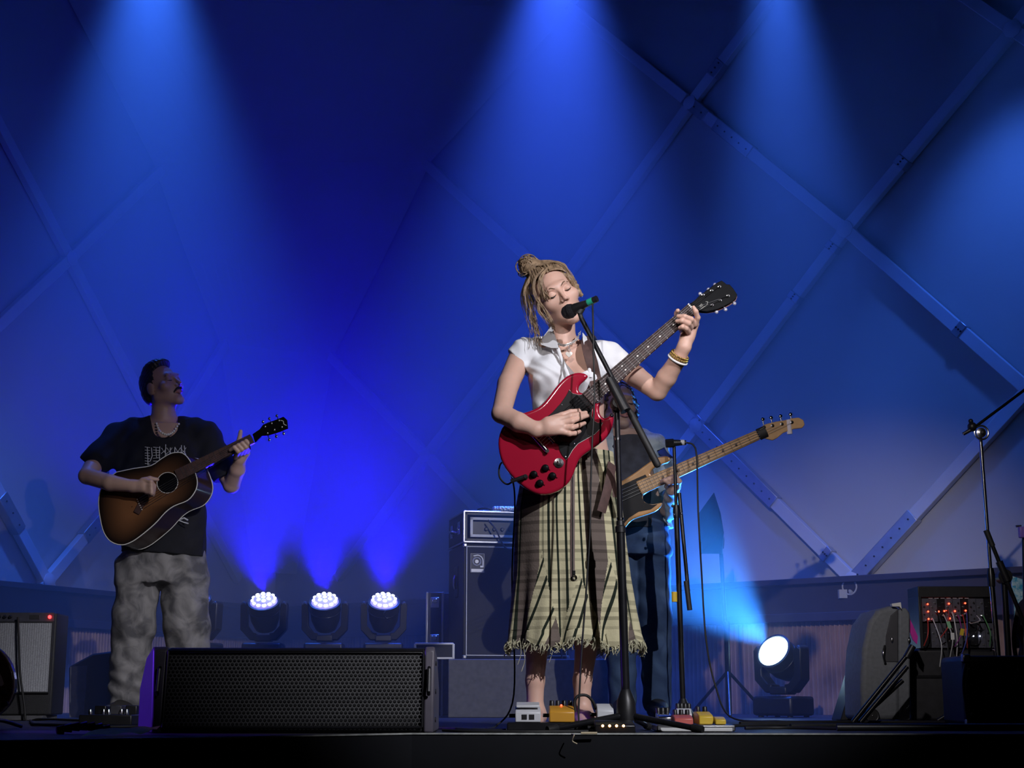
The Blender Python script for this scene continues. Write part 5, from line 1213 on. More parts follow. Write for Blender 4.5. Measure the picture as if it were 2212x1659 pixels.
# bass guitar
YBG = 6.93
def pq(px, py, dy=0.0): return P(px, py, YBG + dy)
z4 = lambda l: [(1280 + a / 4.424, 820 + b / 4.424) for a, b in l]
mat('brass', (0.35, 0.22, 0.11), 0.5, noise=0.05); mat('maple', (0.50, 0.30, 0.14), 0.4, noise=0.15, nscale=18, coat=0.3); mat('tan_wood', (0.48, 0.25, 0.09), 0.3, noise=0.2, nscale=10, coat=0.4); mat('dot_dark', (0.06, 0.03, 0.02), 0.5, noise=0.1)
bass = thing('bass_guitar', 'natural wood bass guitar with black pickguard and maple neck held behind the singer', 'guitar', pq(1240, 1190, 0.02))
BO = z4([(-60, 1180), (60, 1080), (180, 1020), (300, 955), (420, 878), (540, 790), (640, 735), (720, 732), (748, 762), (720, 792), (650, 812), (580, 850), (553, 895), (585, 925), (630, 1000), (545, 1062), (490, 1100), (482, 1135), (505, 1172), (570, 1190), (640, 1178), (668, 1178), (655, 1215), (600, 1260), (500, 1295), (400, 1330), (345, 1375), (290, 1445), (180, 1540), (20, 1620), (-150, 1600), (-220, 1480), (-170, 1320)])
slab(dense([pq(*p) for p in BO], 2), YBG, YBG + 0.042, 0.007, 'body', 'tan_wood', bass)
PB = z4([(200, 1050), (300, 1000), (420, 945), (505, 908), (522, 935), (470, 985), (430, 1020), (480, 1085), (472, 1130), (498, 1175), (570, 1198), (620, 1192), (560, 1238), (440, 1262), (350, 1320), (280, 1400), (180, 1440), (60, 1400), (60, 1200)])
build(MB().prism([pq(x, y, -0.0005) for x, y in PB], (0, -0.003, 0)), 'pickguard', 'pickguard_black', bass)
q0, q1 = pq(*z4([(440, 1040)])[0]), pq(*z4([(1580, 530)])[0]); bd = (q1 - q0).normalized(); bv = V((bd.z, 0, -bd.x)); bl = (q1 - q0).length
nk_ = build(MB().prism([q0 - bv * 0.034, q1 - bv * 0.024, q1 + bv * 0.024, q0 + bv * 0.034], (0, 0.02, 0)), 'neck', 'maple', bass, bevel=0.006)
nk_.location.y -= 0.012
for f in (0.20, 0.33, 0.45, 0.58, 0.70, 0.81):
    c = q0.lerp(q1, f) + V((0, -0.0118, 0)); build(MB().cyl(c, c + V((0, -0.001, 0)), 0.0055, n=10), 'dot_inlay', 'dot_dark', nk_)
for k in range(1, 21):
    f = bl - bl * (1 - 2 ** (-k / 12)) / (1 - 2 ** (-20.5 / 12)); w = 0.024 + 0.010 * (1 - f / bl); c = q0 + bd * f + V((0, -0.0122, 0)); build(MB().tube([c - bv * w, c + bv * w], 0.0008, 4), 'fret', 'brass', nk_)
hb = z4([(1590, 462), (1655, 425), (1745, 402), (1850, 385), (1910, 368), (1970, 362), (2015, 385), (2030, 430), (2005, 462), (1930, 470), (1875, 488), (1822, 510), (1770, 555), (1722, 580), (1650, 562), (1600, 560)])
ho = build(MB().prism([pq(x, y, -0.008) for x, y in hb], (0, 0.015, 0)), 'headstock', 'maple', bass, bevel=0.003)
for (a, b) in z4([(1640, 455), (1720, 440), (1810, 425), (1905, 408)]):
    po = build(MB().lathe(pq(a, b, -0.008), (0, -1, 0), [(0, 0.008), (0.003, 0.008), (0.004, 0.0045), (0.013, 0.0045)], 10), 'tuner', 'chrome', bass); build(MB().cyl(pq(a, b, 0.010), pq(a - 3, b - 15, 0.010), 0.003, n=6).ball(pq(a - 3, b - 17, 0.010), 0.010, 8, (1, .5, 1)), 'tuner_button', 'chrome', po, smooth=60)
c0, c1 = z4([(1870, 385)])[0], z4([(1885, 522)])[0]
mat('pale_cloth', (0.72, 0.66, 0.74), 0.9, noise=0.05); build(MB().tube([pq(*c0, -0.0), pq((c0[0] + c1[0]) / 2, (c0[1] + c1[1]) / 2, -0.0), pq(*c1, 0.0)], 0.0135, 10), 'capo_cloth', 'pale_cloth', ho, smooth=60)
build(MB().tube([q1 + bd * 0.002 + V((0, -0.006, 0)), q1 + bd * 0.042 + V((0, -0.006, 0))], 0.029, 14, flat=0.55, up=(0, 1, 0)), 'string_mute', 'black_rubber', bass, smooth=60)
for i in range(4):
    q = (i - 1.5); build(MB().tube([pq(*z4([(1640 + 88 * i, 455 - 15 * i)])[0], -0.02), q1 + bv * q * 0.011 + V((0, -0.016, 0)), q0 - bd * 0.42 + bv * q * 0.018 + V((0, -0.014, 0))], 0.0008, 4), 'string', 'fret_wire', bass)
build(MB().tube(cut_at([pq(*z4([(735, 750)])[0], 0.02), pb(1430, 975, -0.09), pb(1415, 945, -0.02), pb(1390, 935, 0.05)], 16), 0.022, 8, flat=0.12, up=(0, -1, 0.3)), 'strap', 'black_rubber', bass, smooth=60)

# ================================================================== microphone and its stand
YMS = 4.98
def pm(px, py, dy=0.0): return P(px, py, YMS + dy)
stand = thing('microphone_stand', 'black boom microphone stand with tripod base in front of the singer', 'stand', V((pm(1352, 1500).x, YMS, 0)))
bx = pm(1352, 1500).x
base_z = 0.10
def cable(pts, r, name, m, label, cat='cable', group=None, n=60):
    cv = cut_at(pts, n)
    if min(p.z for p in pts) >= 0:
        for p in cv: p.z = max(p.z, r + 0.0005)
    return tag(build(MB().tube(cv, r, 7), name, m, smooth=60), label, cat, group)
top = pm(1332, 880); low = V((bx, YMS, 0.06))
mid = low.lerp(top, 0.60)
build(MB().tube([low, mid], 0.0145, 14), 'lower_tube', 'black_metal', stand, smooth=60)
build(MB().tube([mid, top], 0.0095, 12), 'upper_tube', 'black_metal', stand, smooth=60)
build(MB().lathe(mid, (top - mid), [(-0.02, 0.018), (0.0, 0.018), (0.004, 0.014), (0.02, 0.013)], 14), 'height_clutch', 'black_plastic', stand, smooth=40)
build(MB().lathe(mid, (top - mid), [(0.022, 0.0125), (0.030, 0.0125)], 14), 'clutch_ring', 'chrome', stand, smooth=40)
build(MB().lathe(mid.lerp(top, 0.72), (top - mid), [(0, 0.0105), (0.008, 0.0105)], 14), 'tube_ring', 'chrome', stand, smooth=40)
build(MB().lathe(V((bx, YMS, 0)), (0, 0, 1), [(0.03, 0.032), (0.05, 0.034), (0.10, 0.030), (0.135, 0.016), (0.14, 0.012)], 18), 'base_hub', 'black_plastic', stand, smooth=40)
for (px, dy) in ((1188, -0.16), (1512, -0.14), (1400, 0.28)):
    e = P(px, 1560, YMS + dy); e.z = 0.012
    lo = build(MB().tube([V((bx, YMS, 0.055)), e], [0.011, 0.009], 8), 'leg', 'black_metal', stand, smooth=60)
    d = (e - V((bx, YMS, 0.055))).normalized(); build(MB().lathe(e - d * 0.03, d, [(0, 0.011), (0.005, 0.0135), (0.04, 0.012)], 10), 'rubber_foot', 'black_rubber', lo, smooth=40)
hub = pm(1334, 872, -0.012)
build(MB().lathe(hub + V((0, 0.03, 0)), (0, -1, 0), [(0, 0.020), (0.01, 0.026), (0.045, 0.026), (0.055, 0.018)], 18).lathe(pm(1330, 892), (0, 0, 1), [(0, 0.011), (0.03, 0.017), (0.045, 0.016)], 12), 'boom_clutch', 'black_plastic', stand, smooth=40)
b0, b1 = pm(1420, 1004, -0.03), P(1256, 688, 5.06)
bo = build(MB().tube([b0, b1], 0.0085, 12), 'boom', 'black_metal', stand, smooth=60)
dd = (b0 - b1).normalized(); build(MB().tube([b0 - dd * 0.22, b0 - dd * 0.2, b0, b0 + dd * 0.008], [0.009, 0.0125, 0.0125, 0.008], 12), 'boom_grip', 'black_rubber', bo, smooth=50)
build(MB().tube([hub + V((0.004, -0.03, 0.012)) + dd * 0.05, hub + V((0.004, -0.03, 0.012)) - dd * 0.08], [0.019, 0.015], 12), 'boom_sleeve', 'black_plastic', bo, smooth=50)
build(MB().tube([P(1250, 678, 5.06), P(1258, 664, 5.06)], 0.012, 10).cyl(b1, P(1252, 676, 5.06), 0.008), 'microphone_clip', 'black_rubber', stand, smooth=50)
mat('green_tape', (0.02, 0.35, 0.22), 0.5, noise=0.1); mat('mic_mesh', (0.02, 0.02, 0.024), 0.5, 0.6, noise=0.5, nscale=500, bump=0.6, bscale=600)
mic = thing('microphone', 'black vocal microphone with a green ring at the singer\'s lips', 'microphone', P(1246, 666, 5.06))
g0, g1 = P(1229, 673, 5.085), P(1266, 656, 5.045); md_ = (g1 - g0).normalized()
build(MB().lathe(g0, md_, [(-0.026, 0.006), (-0.024, 0.015), (-0.016, 0.0225), (-0.004, 0.0255), (0.008, 0.0255), (0.018, 0.0225), (0.022, 0.020)], 20), 'grille_ball', 'mic_mesh', mic, smooth=60)
build(MB().lathe(g0, md_, [(0.0, 0.0265), (0.006, 0.0265)], 20), 'grille_band', 'black_metal', mic, smooth=40)
build(MB().lathe(g0, md_, [(0.02, 0.0185), (0.03, 0.019), (0.075, 0.0125), (0.12, 0.0115)], 16), 'handle', 'black_plastic', mic, smooth=40)
build(MB().lathe(g1, md_, [(0.008, 0.0125), (0.03, 0.0125)], 14), 'colour_ring', 'green_tape', mic, smooth=40)
cable([g1 + md_ * 0.03, P(1280, 653, 5.03), P(1281, 690, 5.0), P(1282, 760, 4.97), P(1284, 860, 4.95), P(1279, 960, 4.94), P(1276, 1050, 4.94), P(1274, 1150, 4.93), P(1266, 1280, 4.93), P(1257, 1400, 4.93), P(1250, 1530, 4.93), V((P(1247, 1570, 4.9).x, 4.905, 0.006)), V((0.14, 4.88, 0.006)), V((0.02, 4.865, 0.006)), V((-0.07, 4.885, 0.006)), V((-0.12, 4.92, 0.006))], 0.0032, 'microphone_cable', 'black_rubber', 'thin black cable hanging straight down from the singer\'s microphone', n=90)
cable([pg(1112, 1036, -0.022), pg(1095, 1046, 0.0), pg(1079, 1030, 0.02), pg(1080, 1005, 0.05), pg(1092, 1000, 0.10), ps(1108, 1040, 0.10), ps(1112, 1100, 0.17), ps(1106, 1250, 0.19), ps(1110, 1500, 0.20), V((-0.06, 5.46, 0.006)), V((-0.09, 5.26, 0.006)), V((-0.06, 5.13, 0.006)), V((-0.022, 5.075, 0.006))], 0.0032, 'guitar_cable', 'black_rubber', 'black lead plugged into the red guitar and looping down behind the skirt', n=90)

# ================================================================== pedals at the singer's feet
mat('pedal_white', (0.62, 0.63, 0.66), 0.4, noise=0.03); mat('pedal_orange', (0.62, 0.30, 0.03), 0.4, noise=0.05); mat('pedal_red', (0.55, 0.12, 0.10), 0.4, noise=0.05); mat('pedal_yellow', (0.68, 0.46, 0.04), 0.4, noise=0.05)
mat('led_red', (1, 0.1, 0.05), 0.4, emit=(1, 0.05, 0.02), estr=8); mat('led_amber', (1, 0.6, 0.2), 0.4, emit=(1, 0.45, 0.12), estr=14)
YP = 4.98
def board_z(py, Y): return P(1106, py, Y).z
bl_, br_ = P(1095, 1560, YP - 0.05).x, P(1327, 1560, YP - 0.05).x
pbd = thing('pedal_board', 'low black pedal board on the stage floor before the singer', 'pedal board', V(((bl_ + br_) / 2, YP, 0)))
build(MB().box(((bl_ + br_) / 2, YP + 0.034, 0.018), (br_ - bl_, 0.15, 0.026)), 'deck', 'black_metal', pbd, bevel=0.004)
for sx in (bl_ + 0.03, br_ - 0.03): build(MB().box((sx, YP + 0.034, 0.004), (0.03, 0.13, 0.008)), 'foot', 'black_rubber', pbd)
def pedal(px0, px1, Y, dep, h, m, label, knobs=0, treadle=False, z0=0.032, led=None, marks=0, yaw=0.0, plug=True):
    x0, x1 = P(px0, 1540, Y).x, P(px1, 1540, Y).x; w = x1 - x0; L = Loc((x0 + w / 2, Y, z0), yaw)
    t = thing('effect_pedal', label, 'effect pedal', L(0, dep / 2, 0))
    pr = [(0, 0.0), (0, h * 0.62), (0.01, h * 0.75), (dep * 0.6, h), (dep, h), (dep, 0.0)]
    build(MB().prism([L(-w / 2, y, z) for y, z in pr], L.R @ V((w, 0, 0))), 'housing', m, t, bevel=0.003)
    if treadle:
        build(MB().prism([L(-w * 0.46, 0.012, h * 0.92), L(-w * 0.46, dep * 0.62, h * 1.12), L(-w * 0.46, dep * 0.62, h * 1.28), L(-w * 0.46, 0.012, h * 1.08)], L.R @ V((w * 0.92, 0, 0))), 'treadle', m, t, bevel=0.002)
    for k in range(knobs):
        x = -w / 2 + w * (k + 0.5) / knobs; build(MB().lathe(L(x, dep * 0.8, h), (0, 0, 1), [(0, 0.0085), (0.015, 0.0075), (0.017, 0.006)], 10), 'knob', 'black_plastic', t, smooth=40)
    if led: build(MB().ball(L(0, dep * 0.55, h + 0.001), 0.0035, 8), 'indicator', led, t)
    for k in range(marks): build(L.box(MB(), ((k - (marks - 1) / 2) * 0.024, -0.0008, h * 0.33), (0.017, 0.0018, 0.016)), 'front_mark', 'black_plastic', t)
    if plug: build(MB().cyl(L(-w / 2, dep * 0.6, h * 0.4), L(-w / 2 - 0.02, dep * 0.6, h * 0.4), 0.006, n=8), 'side_plug', 'black_metal', t); 
    return t
pedal(1113, 1168, YP - 0.04, 0.12, 0.05, 'pedal_white', 'white foot pedal with two black squares on its front edge', treadle=True, marks=2)
pedal(1187, 1241, YP - 0.04, 0.12, 0.052, 'pedal_orange', 'orange foot pedal with a row of black knobs and red light', knobs=4, led='led_red')
pedal(1290, 1326, YP + 0.004, 0.10, 0.058, 'pedal_white', 'plain white foot pedal half hidden behind the microphone stand base')
tn = pedal(1285, 1372, 4.76, 0.10, 0.038, 'black_metal', 'flat black foot pedal with four amber lights in a row', z0=0.002)
for k, px in enumerate((1302, 1317, 1332, 1347)):
    c = P(px, 1568, 4.755); build(MB().ball(V((c.x, 4.757, max(c.z, 0.016))), 0.0042, 10), 'amber_lamp', 'led_amber', tn)
YR = 5.02
bl2, br2 = P(1415, 1560, YR).x, P(1582, 1560, YR).x
pb2 = thing('pedal_board', 'silver rimmed pedal board holding the red and yellow pedals', 'pedal board', V(((bl2 + br2) / 2, YR, 0)))
build(MB().box(((bl2 + br2) / 2, YR + 0.03, 0.013), (br2 - bl2, 0.19, 0.02)), 'deck', 'steel', pb2, bevel=0.004)
build(MB().box(((bl2 + br2) / 2, YR - 0.065, 0.008), (br2 - bl2 - 0.02, 0.012, 0.012)), 'front_rail', 'white_trim', pb2, bevel=0.003)
pedal(1457, 1497, YR - 0.03, 0.10, 0.030, 'pedal_red', 'small red foot pedal on the silver pedal board', knobs=3, z0=0.024, plug=False)
pedal(1510, 1541, YR - 0.02, 0.11, 0.040, 'pedal_yellow', 'larger yellow foot pedal on the silver pedal board', knobs=2, z0=0.024, yaw=0.06, plug=False)
pedal(1545, 1568, YR - 0.04, 0.08, 0.024, 'pedal_yellow', 'smaller yellow foot pedal at the end of the silver board', z0=0.024, plug=False)
pedal(1421, 1451, YR + 0.02, 0.09, 0.036, 'chrome', 'chrome foot pedal on the silver pedal board', knobs=3, z0=0.024)
pedal(1463, 1495, YR + 0.074, 0.05, 0.05, 'pedal_white', 'white foot pedal with black knobs behind the small red pedal', knobs=4, z0=0.024, plug=False)

# ================================================================== other stands
def tri_stand(px, Y, label, ptop, base='cone'):
    x = P(px, 1540, Y).x; t = thing('microphone_stand', label, 'stand', V((x, Y, 0)))
    return t, V((x, Y, 0))
t, o = tri_stand(1476, 6.85, 'slim microphone stand with folded boom beside the bass player', None)
pt = P(1456, 965, 6.85); q = P(1461, 1105, 6.85)
build(MB().tube([o + V((0, 0, 0.05)), q], 0.0125, 10), 'lower_tube', 'black_metal', t, smooth=60); build(MB().tube([q, pt], 0.008, 10), 'upper_tube', 'black_metal', t, smooth=60)
build(MB().lathe(o, (0, 0, 1), [(0.0, 0.062), (0.012, 0.062), (0.03, 0.05), (0.09, 0.018), (0.10, 0.014)], 18), 'base', 'black_plastic', t, smooth=40)
build(MB().lathe(q, (0, 0, 1), [(-0.03, 0.014), (0.0, 0.017), (0.03, 0.014)], 12), 'clutch', 'black_plastic', t, smooth=40)
build(MB().tube([P(1467, 1065, 6.83), P(1490, 1316, 6.80)], 0.009, 10), 'boom', 'black_metal', t, smooth=60); build(MB().tube([P(1482, 1255, 6.805), P(1490, 1318, 6.80)], 0.012, 10), 'boom_grip', 'black_rubber', t, smooth=60)
for (a, b) in ((1453, 1093), (1457, 1112), (1472, 1109)): build(MB().ball(P(a, b, 6.82), 0.0075, 8), 'thumb_screw', 'chrome', t, smooth=60)
build(MB().lathe(P(1457, 1300, 6.85), (0, 0, 1), [(0, 0.0135), (0.045, 0.0135)], 12), 'pale_tape', 'pedal_yellow', t)
mk = thing('microphone', 'small microphone on the slim stand beside the bass player', 'microphone', P(1460, 962, 6.85))
build(MB().tube([P(1438, 958, 6.84), P(1455, 957, 6.84)], [0.02, 0.021], 12), 'grille_ball', 'mic_mesh', mk, smooth=50); build(MB().tube([P(1455, 957, 6.84), P(1482, 956, 6.84)], [0.017, 0.011], 12), 'handle', 'black_plastic', mk, smooth=50)
build(MB().tube([P(1470, 956, 6.84), P(1478, 956, 6.84)], 0.0135, 12), 'colour_ring', 'pedal_white', mk)
cable([P(1483, 956, 6.84), P(1498, 962, 6.84), P(1505, 990, 6.83), P(1508, 1100, 6.82), P(1515, 1230, 6.8), P(1525, 1380, 6.8), P(1545, 1480, 6.8), V((P(1580, 1540, 6.7).x, 6.7, 0.02)), V((1.15, 6.55, 0.006)), V((1.3, 6.48, 0.006))], 0.0042, 'microphone_cable', 'black_rubber', 'thin cable sweeping down from the slim stand microphone to the floor', n=80)
# music stand by the wall
YMU = 8.05
t = thing('music_stand', 'black music stand with a tilted desk in front of the back wall', 'stand', V((P(1575, 1540, YMU).x, YMU, 0)))
ox = P(1575, 1540, YMU).x; ptp = P(1556, 1165, YMU)
build(MB().prism([P(x, y, YMU - 0.02 + d) for x, y, d in ((1507, 1112, 0.06), (1542, 1064, 0.0), (1556, 1108, -0.05), (1563, 1150, -0.06), (1560, 1196, -0.05), (1514, 1196, 0.02))], (0.004, 0.012, 0)), 'desk', 'black_metal', t)
build(MB().tube([V((ox, YMU, 0.25)), ptp], 0.011, 10), 'tube', 'black_metal', t, smooth=60); build(MB().lathe(ptp, (0, 0, 1), [(-0.05, 0.018), (0.0, 0.022), (0.03, 0.018)], 10), 'tilt_joint', 'black_plastic', t, smooth=40)
build(MB().tube([V((ox, YMU, 0.02)), V((ox, YMU, 0.5))], 0.016, 10), 'lower_tube', 'black_metal', t, smooth=60)
for k in range(3):
    a_ = 0.4 + k * 2.094; build(MB().tube([V((ox, YMU, 0.24)), V((ox + 0.24 * math.cos(a_), YMU + 0.24 * math.sin(a_), 0.008))], 0.009, 8), 'leg', 'black_metal', t, smooth=60)
# chrome boom stand at the right
YRS = 6.55
o = V((P(2157, 1540, YRS).x, YRS, 0)); t = thing('microphone_stand', 'tall chrome boom stand with round joint before the synthesizer', 'stand', o)
hubp = P(2117, 936, YRS); lowp = P(2154, 1420, YRS)
build(MB().tube([V((lowp.x + 0.01, YRS, 0.04)), lowp.lerp(hubp, 0.35)], 0.0125, 12), 'lower_tube', 'chrome', t, smooth=60); build(MB().tube([lowp.lerp(hubp, 0.35), hubp], 0.0085, 12), 'upper_tube', 'chrome', t, smooth=60)
build(MB().lathe(lowp.lerp(hubp, 0.36), (0, 0, 1), [(-0.05, 0.016), (0, 0.018), (0.03, 0.013)], 12), 'height_clutch', 'black_metal', t, smooth=40)
build(MB().ring(hubp + V((0, -0.02, 0)), (0, 1, 0), 0.031, 0.0045, 26, 8).lathe(hubp + V((0, 0.01, 0)), (0, -1, 0), [(0, 0.022), (0.03, 0.022), (0.034, 0.008), (0.042, 0.006)], 16), 'joint', 'steel', t, smooth=40)
build(MB().tube([P(2080, 938, YRS - 0.02), P(2098, 928, YRS - 0.02)], [0.008, 0.009], 10), 'clamp_handle', 'steel', t, smooth=50); build(MB().ball(P(2100, 922, YRS - 0.02), 0.022, 10).ball(P(2097, 910, YRS - 0.02), 0.012, 8), 'clamp', 'black_plastic', t, smooth=60)
build(MB().tube([P(2106, 922, YRS - 0.02), P(2350, 740, YRS - 0.02)], 0.007, 10), 'boom', 'chrome', t, smooth=60)
for k in range(3):
    a_ = 0.9 + k * 2.094; build(MB().tube([V((o.x, YRS, 0.16)), V((o.x + 0.26 * math.cos(a_), YRS + 0.2 * math.sin(a_), 0.008))], 0.009, 8), 'leg', 'black_metal', t, smooth=60)
# black boom stand beside it
YR2 = 6.2
o = V((P(2186, 1540, YR2).x, YR2, 0)); t = thing('microphone_stand', 'short black boom stand leaning right of the chrome stand', 'stand', o)
c2 = P(2168, 1246, YR2)
build(MB().tube([V((o.x, YR2, 0.03)), c2], 0.013, 10), 'lower_tube', 'black_metal', t, smooth=60)
build(MB().lathe(c2 + V((0, 0.02, 0)), (0, -1, 0), [(0, 0.03), (0.045, 0.03)], 14), 'boom_clutch', 'black_plastic', t, smooth=40)
build(MB().tube([P(2132, 1150, YR2 - 0.03), P(2240, 1415, YR2 - 0.03)], 0.0085, 10), 'boom', 'black_metal', t, smooth=60); build(MB().tube([P(2158, 1213, YR2 - 0.03), P(2176, 1255, YR2 - 0.03)], 0.015, 10), 'boom_sleeve', 'black_plastic', t, smooth=50); build(MB().tube([P(2130, 1145, YR2 - 0.03), P(2144, 1180, YR2 - 0.03)], 0.012, 10), 'boom_grip', 'black_rubber', t, smooth=50)
for k in range(3):
    a_ = 0.2 + k * 2.094; build(MB().tube([V((o.x, YR2, 0.14)), V((o.x + 0.2 * math.cos(a_), YR2 + 0.2 * math.sin(a_), 0.008))], 0.009, 8), 'leg', 'black_metal', t, smooth=60)

# ================================================================== right-hand gear
# grey rolling case
YC = 6.45
mat('grey_case', (0.15, 0.16, 0.18), 0.75, noise=0.12, nscale=60, bump=0.1); mat('grey_dark', (0.045, 0.045, 0.055), 0.6, noise=0.15)
t = thing('rolling_case', 'grey rounded rolling case standing upright next to the synthesizer rack', 'case', V((P(1915, 1550, YC).x, YC, 0)))
pr = [(1862, 1560), (1860, 1470), (1864, 1400), (1876, 1345), (1895, 1318), (1922, 1309), (1945, 1312), (1945, 1560)]
ptsc = [P(x, y, YC) for x, y in pr]
for p in ptsc: p.z = max(p.z, 0.012)
build(MB().prism([p for p in ptsc], (0, 0.34, 0)), 'shell', 'grey_case', t, bevel=0.02, seg=3)
pr = [(1942, 1560), (1942, 1316), (1957, 1312), (1966, 1325), (1967, 1560)]
q = [P(x, y, YC) for x, y in pr]
for p in q: p.z = max(p.z, 0.012)
build(MB().prism(q, (0, 0.34, 0)), 'lid', 'grey_case', t, bevel=0.008)
pnl = build(MB().prism([P(x, y, YC - 0.004) for x, y in ((1912, 1430), (1914, 1375), (1924, 1330), (1940, 1316), (1940, 1430))], (0, 0.008, 0)), 'recess_panel', 'grey_dark', t, bevel=0.003)
build(MB().ball(P(1927, 1382, YC - 0.008), 0.010, 10, (0.6, 0.5, 1.3)), 'lock', 'steel', pnl, smooth=60); build(MB().ball(P(1964, 1384, YC - 0.008), 0.012, 10, (0.6, 0.5, 1.3)), 'lock', 'chrome', pnl, smooth=60)
build(MB().tube(cut_at([P(1911, 1395, YC - 0.01), P(1908, 1412, YC - 0.03), P(1912, 1432, YC - 0.01)], 10), 0.006, 8), 'carry_handle', 'steel', t, smooth=60)
build(MB().prism([P(x, y, YC - 0.02) for x, y in ((1926, 1304), (1946, 1301), (1948, 1316), (1943, 1310), (1928, 1310))], (0, 0.03, 0)), 'top_clip', 'white_trim', t)
wc = P(1885, 1543, YC - 0.03); wc.z = 0.031
wo = build(MB().lathe(wc, (0, 1, 0), [(0, 0.030), (0.024, 0.030)], 22), 'wheel', 'black_rubber', t, bevel=0.003); build(MB().ring(wc + V((0, -0.001, 0)), (0, 1, 0), 0.024, 0.002, 22, 6).ball(wc, 0.004, 8), 'wheel_rim', 'steel', wo)
mat('magenta', (0.55, 0.02, 0.35), 0.5, noise=0.1)
tag(build(MB().prism([P(x, y, YC + 0.03) for x, y in ((1958, 1345), (1964, 1334), (1972, 1350), (1983, 1375), (1981, 1392), (1972, 1382))], (0, 0.006, 0)), 'magenta_strap', 'magenta'), 'bright magenta strap hanging beside the grey rolling case', 'strap')
# black dark wedge leaning against the case
tag(build(MB().prism([V((P(1815, 1552, 6.9).x, 6.9, 0.002)), V((P(1862, 1552, 6.9).x, 6.9, 0.002)), P(1857, 1452, 6.9), P(1848, 1448, 6.9)], (0, 0.2, 0)), 'floor_wedge', 'black_plastic', bevel=0.006), 'small black wedge-shaped box left of the grey rolling case', 'box')
# synthesizer rack on a black trunk
YSY = 6.75
trunk_top = P(2000, 1402, YSY).z
mat('trunk_black', (0.014, 0.014, 0.018), 0.5, noise=0.3, nscale=30)
x0, x1 = P(1968, 1500, YSY).x, P(2160, 1500, YSY).x
tk = thing('equipment_trunk', 'tall black trunk carrying the synthesizer rack', 'case', V(((x0 + x1) / 2, YSY + 0.2, 0)))
build(MB().box(((x0 + x1) / 2, YSY + 0.22, trunk_top / 2 + 0.002), (x1 - x0, 0.4, trunk_top - 0.004)), 'trunk_body', 'trunk_black', tk, bevel=0.012)
for zz in (0.1, trunk_top - 0.06): build(MB().box(((x0 + x1) / 2 - 0.02, YSY + 0.016, zz), (0.05, 0.01, 0.035)), 'latch', 'steel', tk, bevel=0.003)
build(MB().box(((x0 + x1) / 2, YSY + 0.017, trunk_top * 0.62), (x1 - x0 - 0.02, 0.008, 0.012)), 'seam_strip', 'black_metal', tk)
sx0, sx1 = P(1994, 1350, YSY).x, P(2148, 1350, YSY).x; sz0, sz1 = trunk_top + 0.002, P(2050, 1288, YSY).z
sy = thing('modular_synthesizer', 'modular synthesizer rack with glowing red lights and tangled patch leads', 'synthesizer', V(((sx0 + sx1) / 2, YSY + 0.1, sz0)))
mb = MB(); ww_ = sx1 - sx0; hh = sz1 - sz0
for c, s_ in (((sx0 - 0.008, YSY + 0.09, (sz0 + sz1) / 2), (0.016, 0.18, hh)), ((sx1 + 0.008, YSY + 0.09, (sz0 + sz1) / 2), (0.016, 0.18, hh)), (((sx0 + sx1) / 2, YSY + 0.09, sz1 + 0.02), (ww_ + 0.03, 0.18, 0.05)), (((sx0 + sx1) / 2, YSY + 0.17, (sz0 + sz1) / 2), (ww_, 0.02, hh))): mb.box(c, s_)
build(mb, 'rack_case', 'black_plastic', sy, bevel=0.003)
mat('panel_grey', (0.10, 0.10, 0.13), 0.4, 0.4, noise=0.15, nscale=40); rs = random.Random(11)
fy = YSY + 0.02; nmod = 9
for r in range(2):
    xx = sx0 + 0.002
    for k in range(nmod):
        w = (ww_ - 0.004) / nmod; z0_, z1_ = sz0 + 0.004 + r * hh * 0.5, sz0 + (r + 1) * hh * 0.5 - 0.003
        mo = build(MB().box((xx + w / 2, fy, (z0_ + z1_) / 2), (w - 0.0015, 0.01, z1_ - z0_)), 'module_panel', 'panel_grey' if (k + r) % 3 else 'black_metal', sy)
        mb = MB(); 
        for j in range(5): mb.lathe(V((xx + w * (0.3 if j % 2 else 0.7), fy - 0.006, z0_ + (z1_ - z0_) * (0.12 + 0.16 * j))), (0, -1, 0), [(0, 0.0045), (0.006 if j > 2 else 0.002, 0.004)], 8)
        build(mb, 'knob_column', 'steel' if k % 2 else 'black_plastic', mo)
        xx += w
for (px, py) in ((2004, 1305), (2005, 1321), (2006, 1337), (2028, 1321), (2040, 1320), (2050, 1304), (2063, 1320), (2085, 1303), (2086, 1319), (2052, 1336)):
    c = P(px, py, fy - 0.012); build(MB().ball(c, 0.0042, 8), 'red_lamp', 'led_red', sy)
for (px, py) in ((2103, 1374), (2117, 1374)): build(MB().ball(P(px, py, fy - 0.012), 0.003, 8), 'white_lamp', 'led_cell', sy)
for k in range(7): build(MB().box(P(2010 + k * 13, 1292, fy - 0.008), (0.018, 0.003, 0.004)), 'scale_mark', 'white_trim', sy)
pc = [('patch_lead', (0.02, 0.02, 0.025), 'black'), ('patch_lead', (0.5, 0.05, 0.04), 'red'), ('patch_lead', (0.6, 0.6, 0.62), 'white'), ('patch_lead', (0.08, 0.10, 0.45), 'blue'), ('patch_lead', (0.1, 0.3, 0.12), 'green'), ('patch_lead', (0.3, 0.06, 0.3), 'purple')]
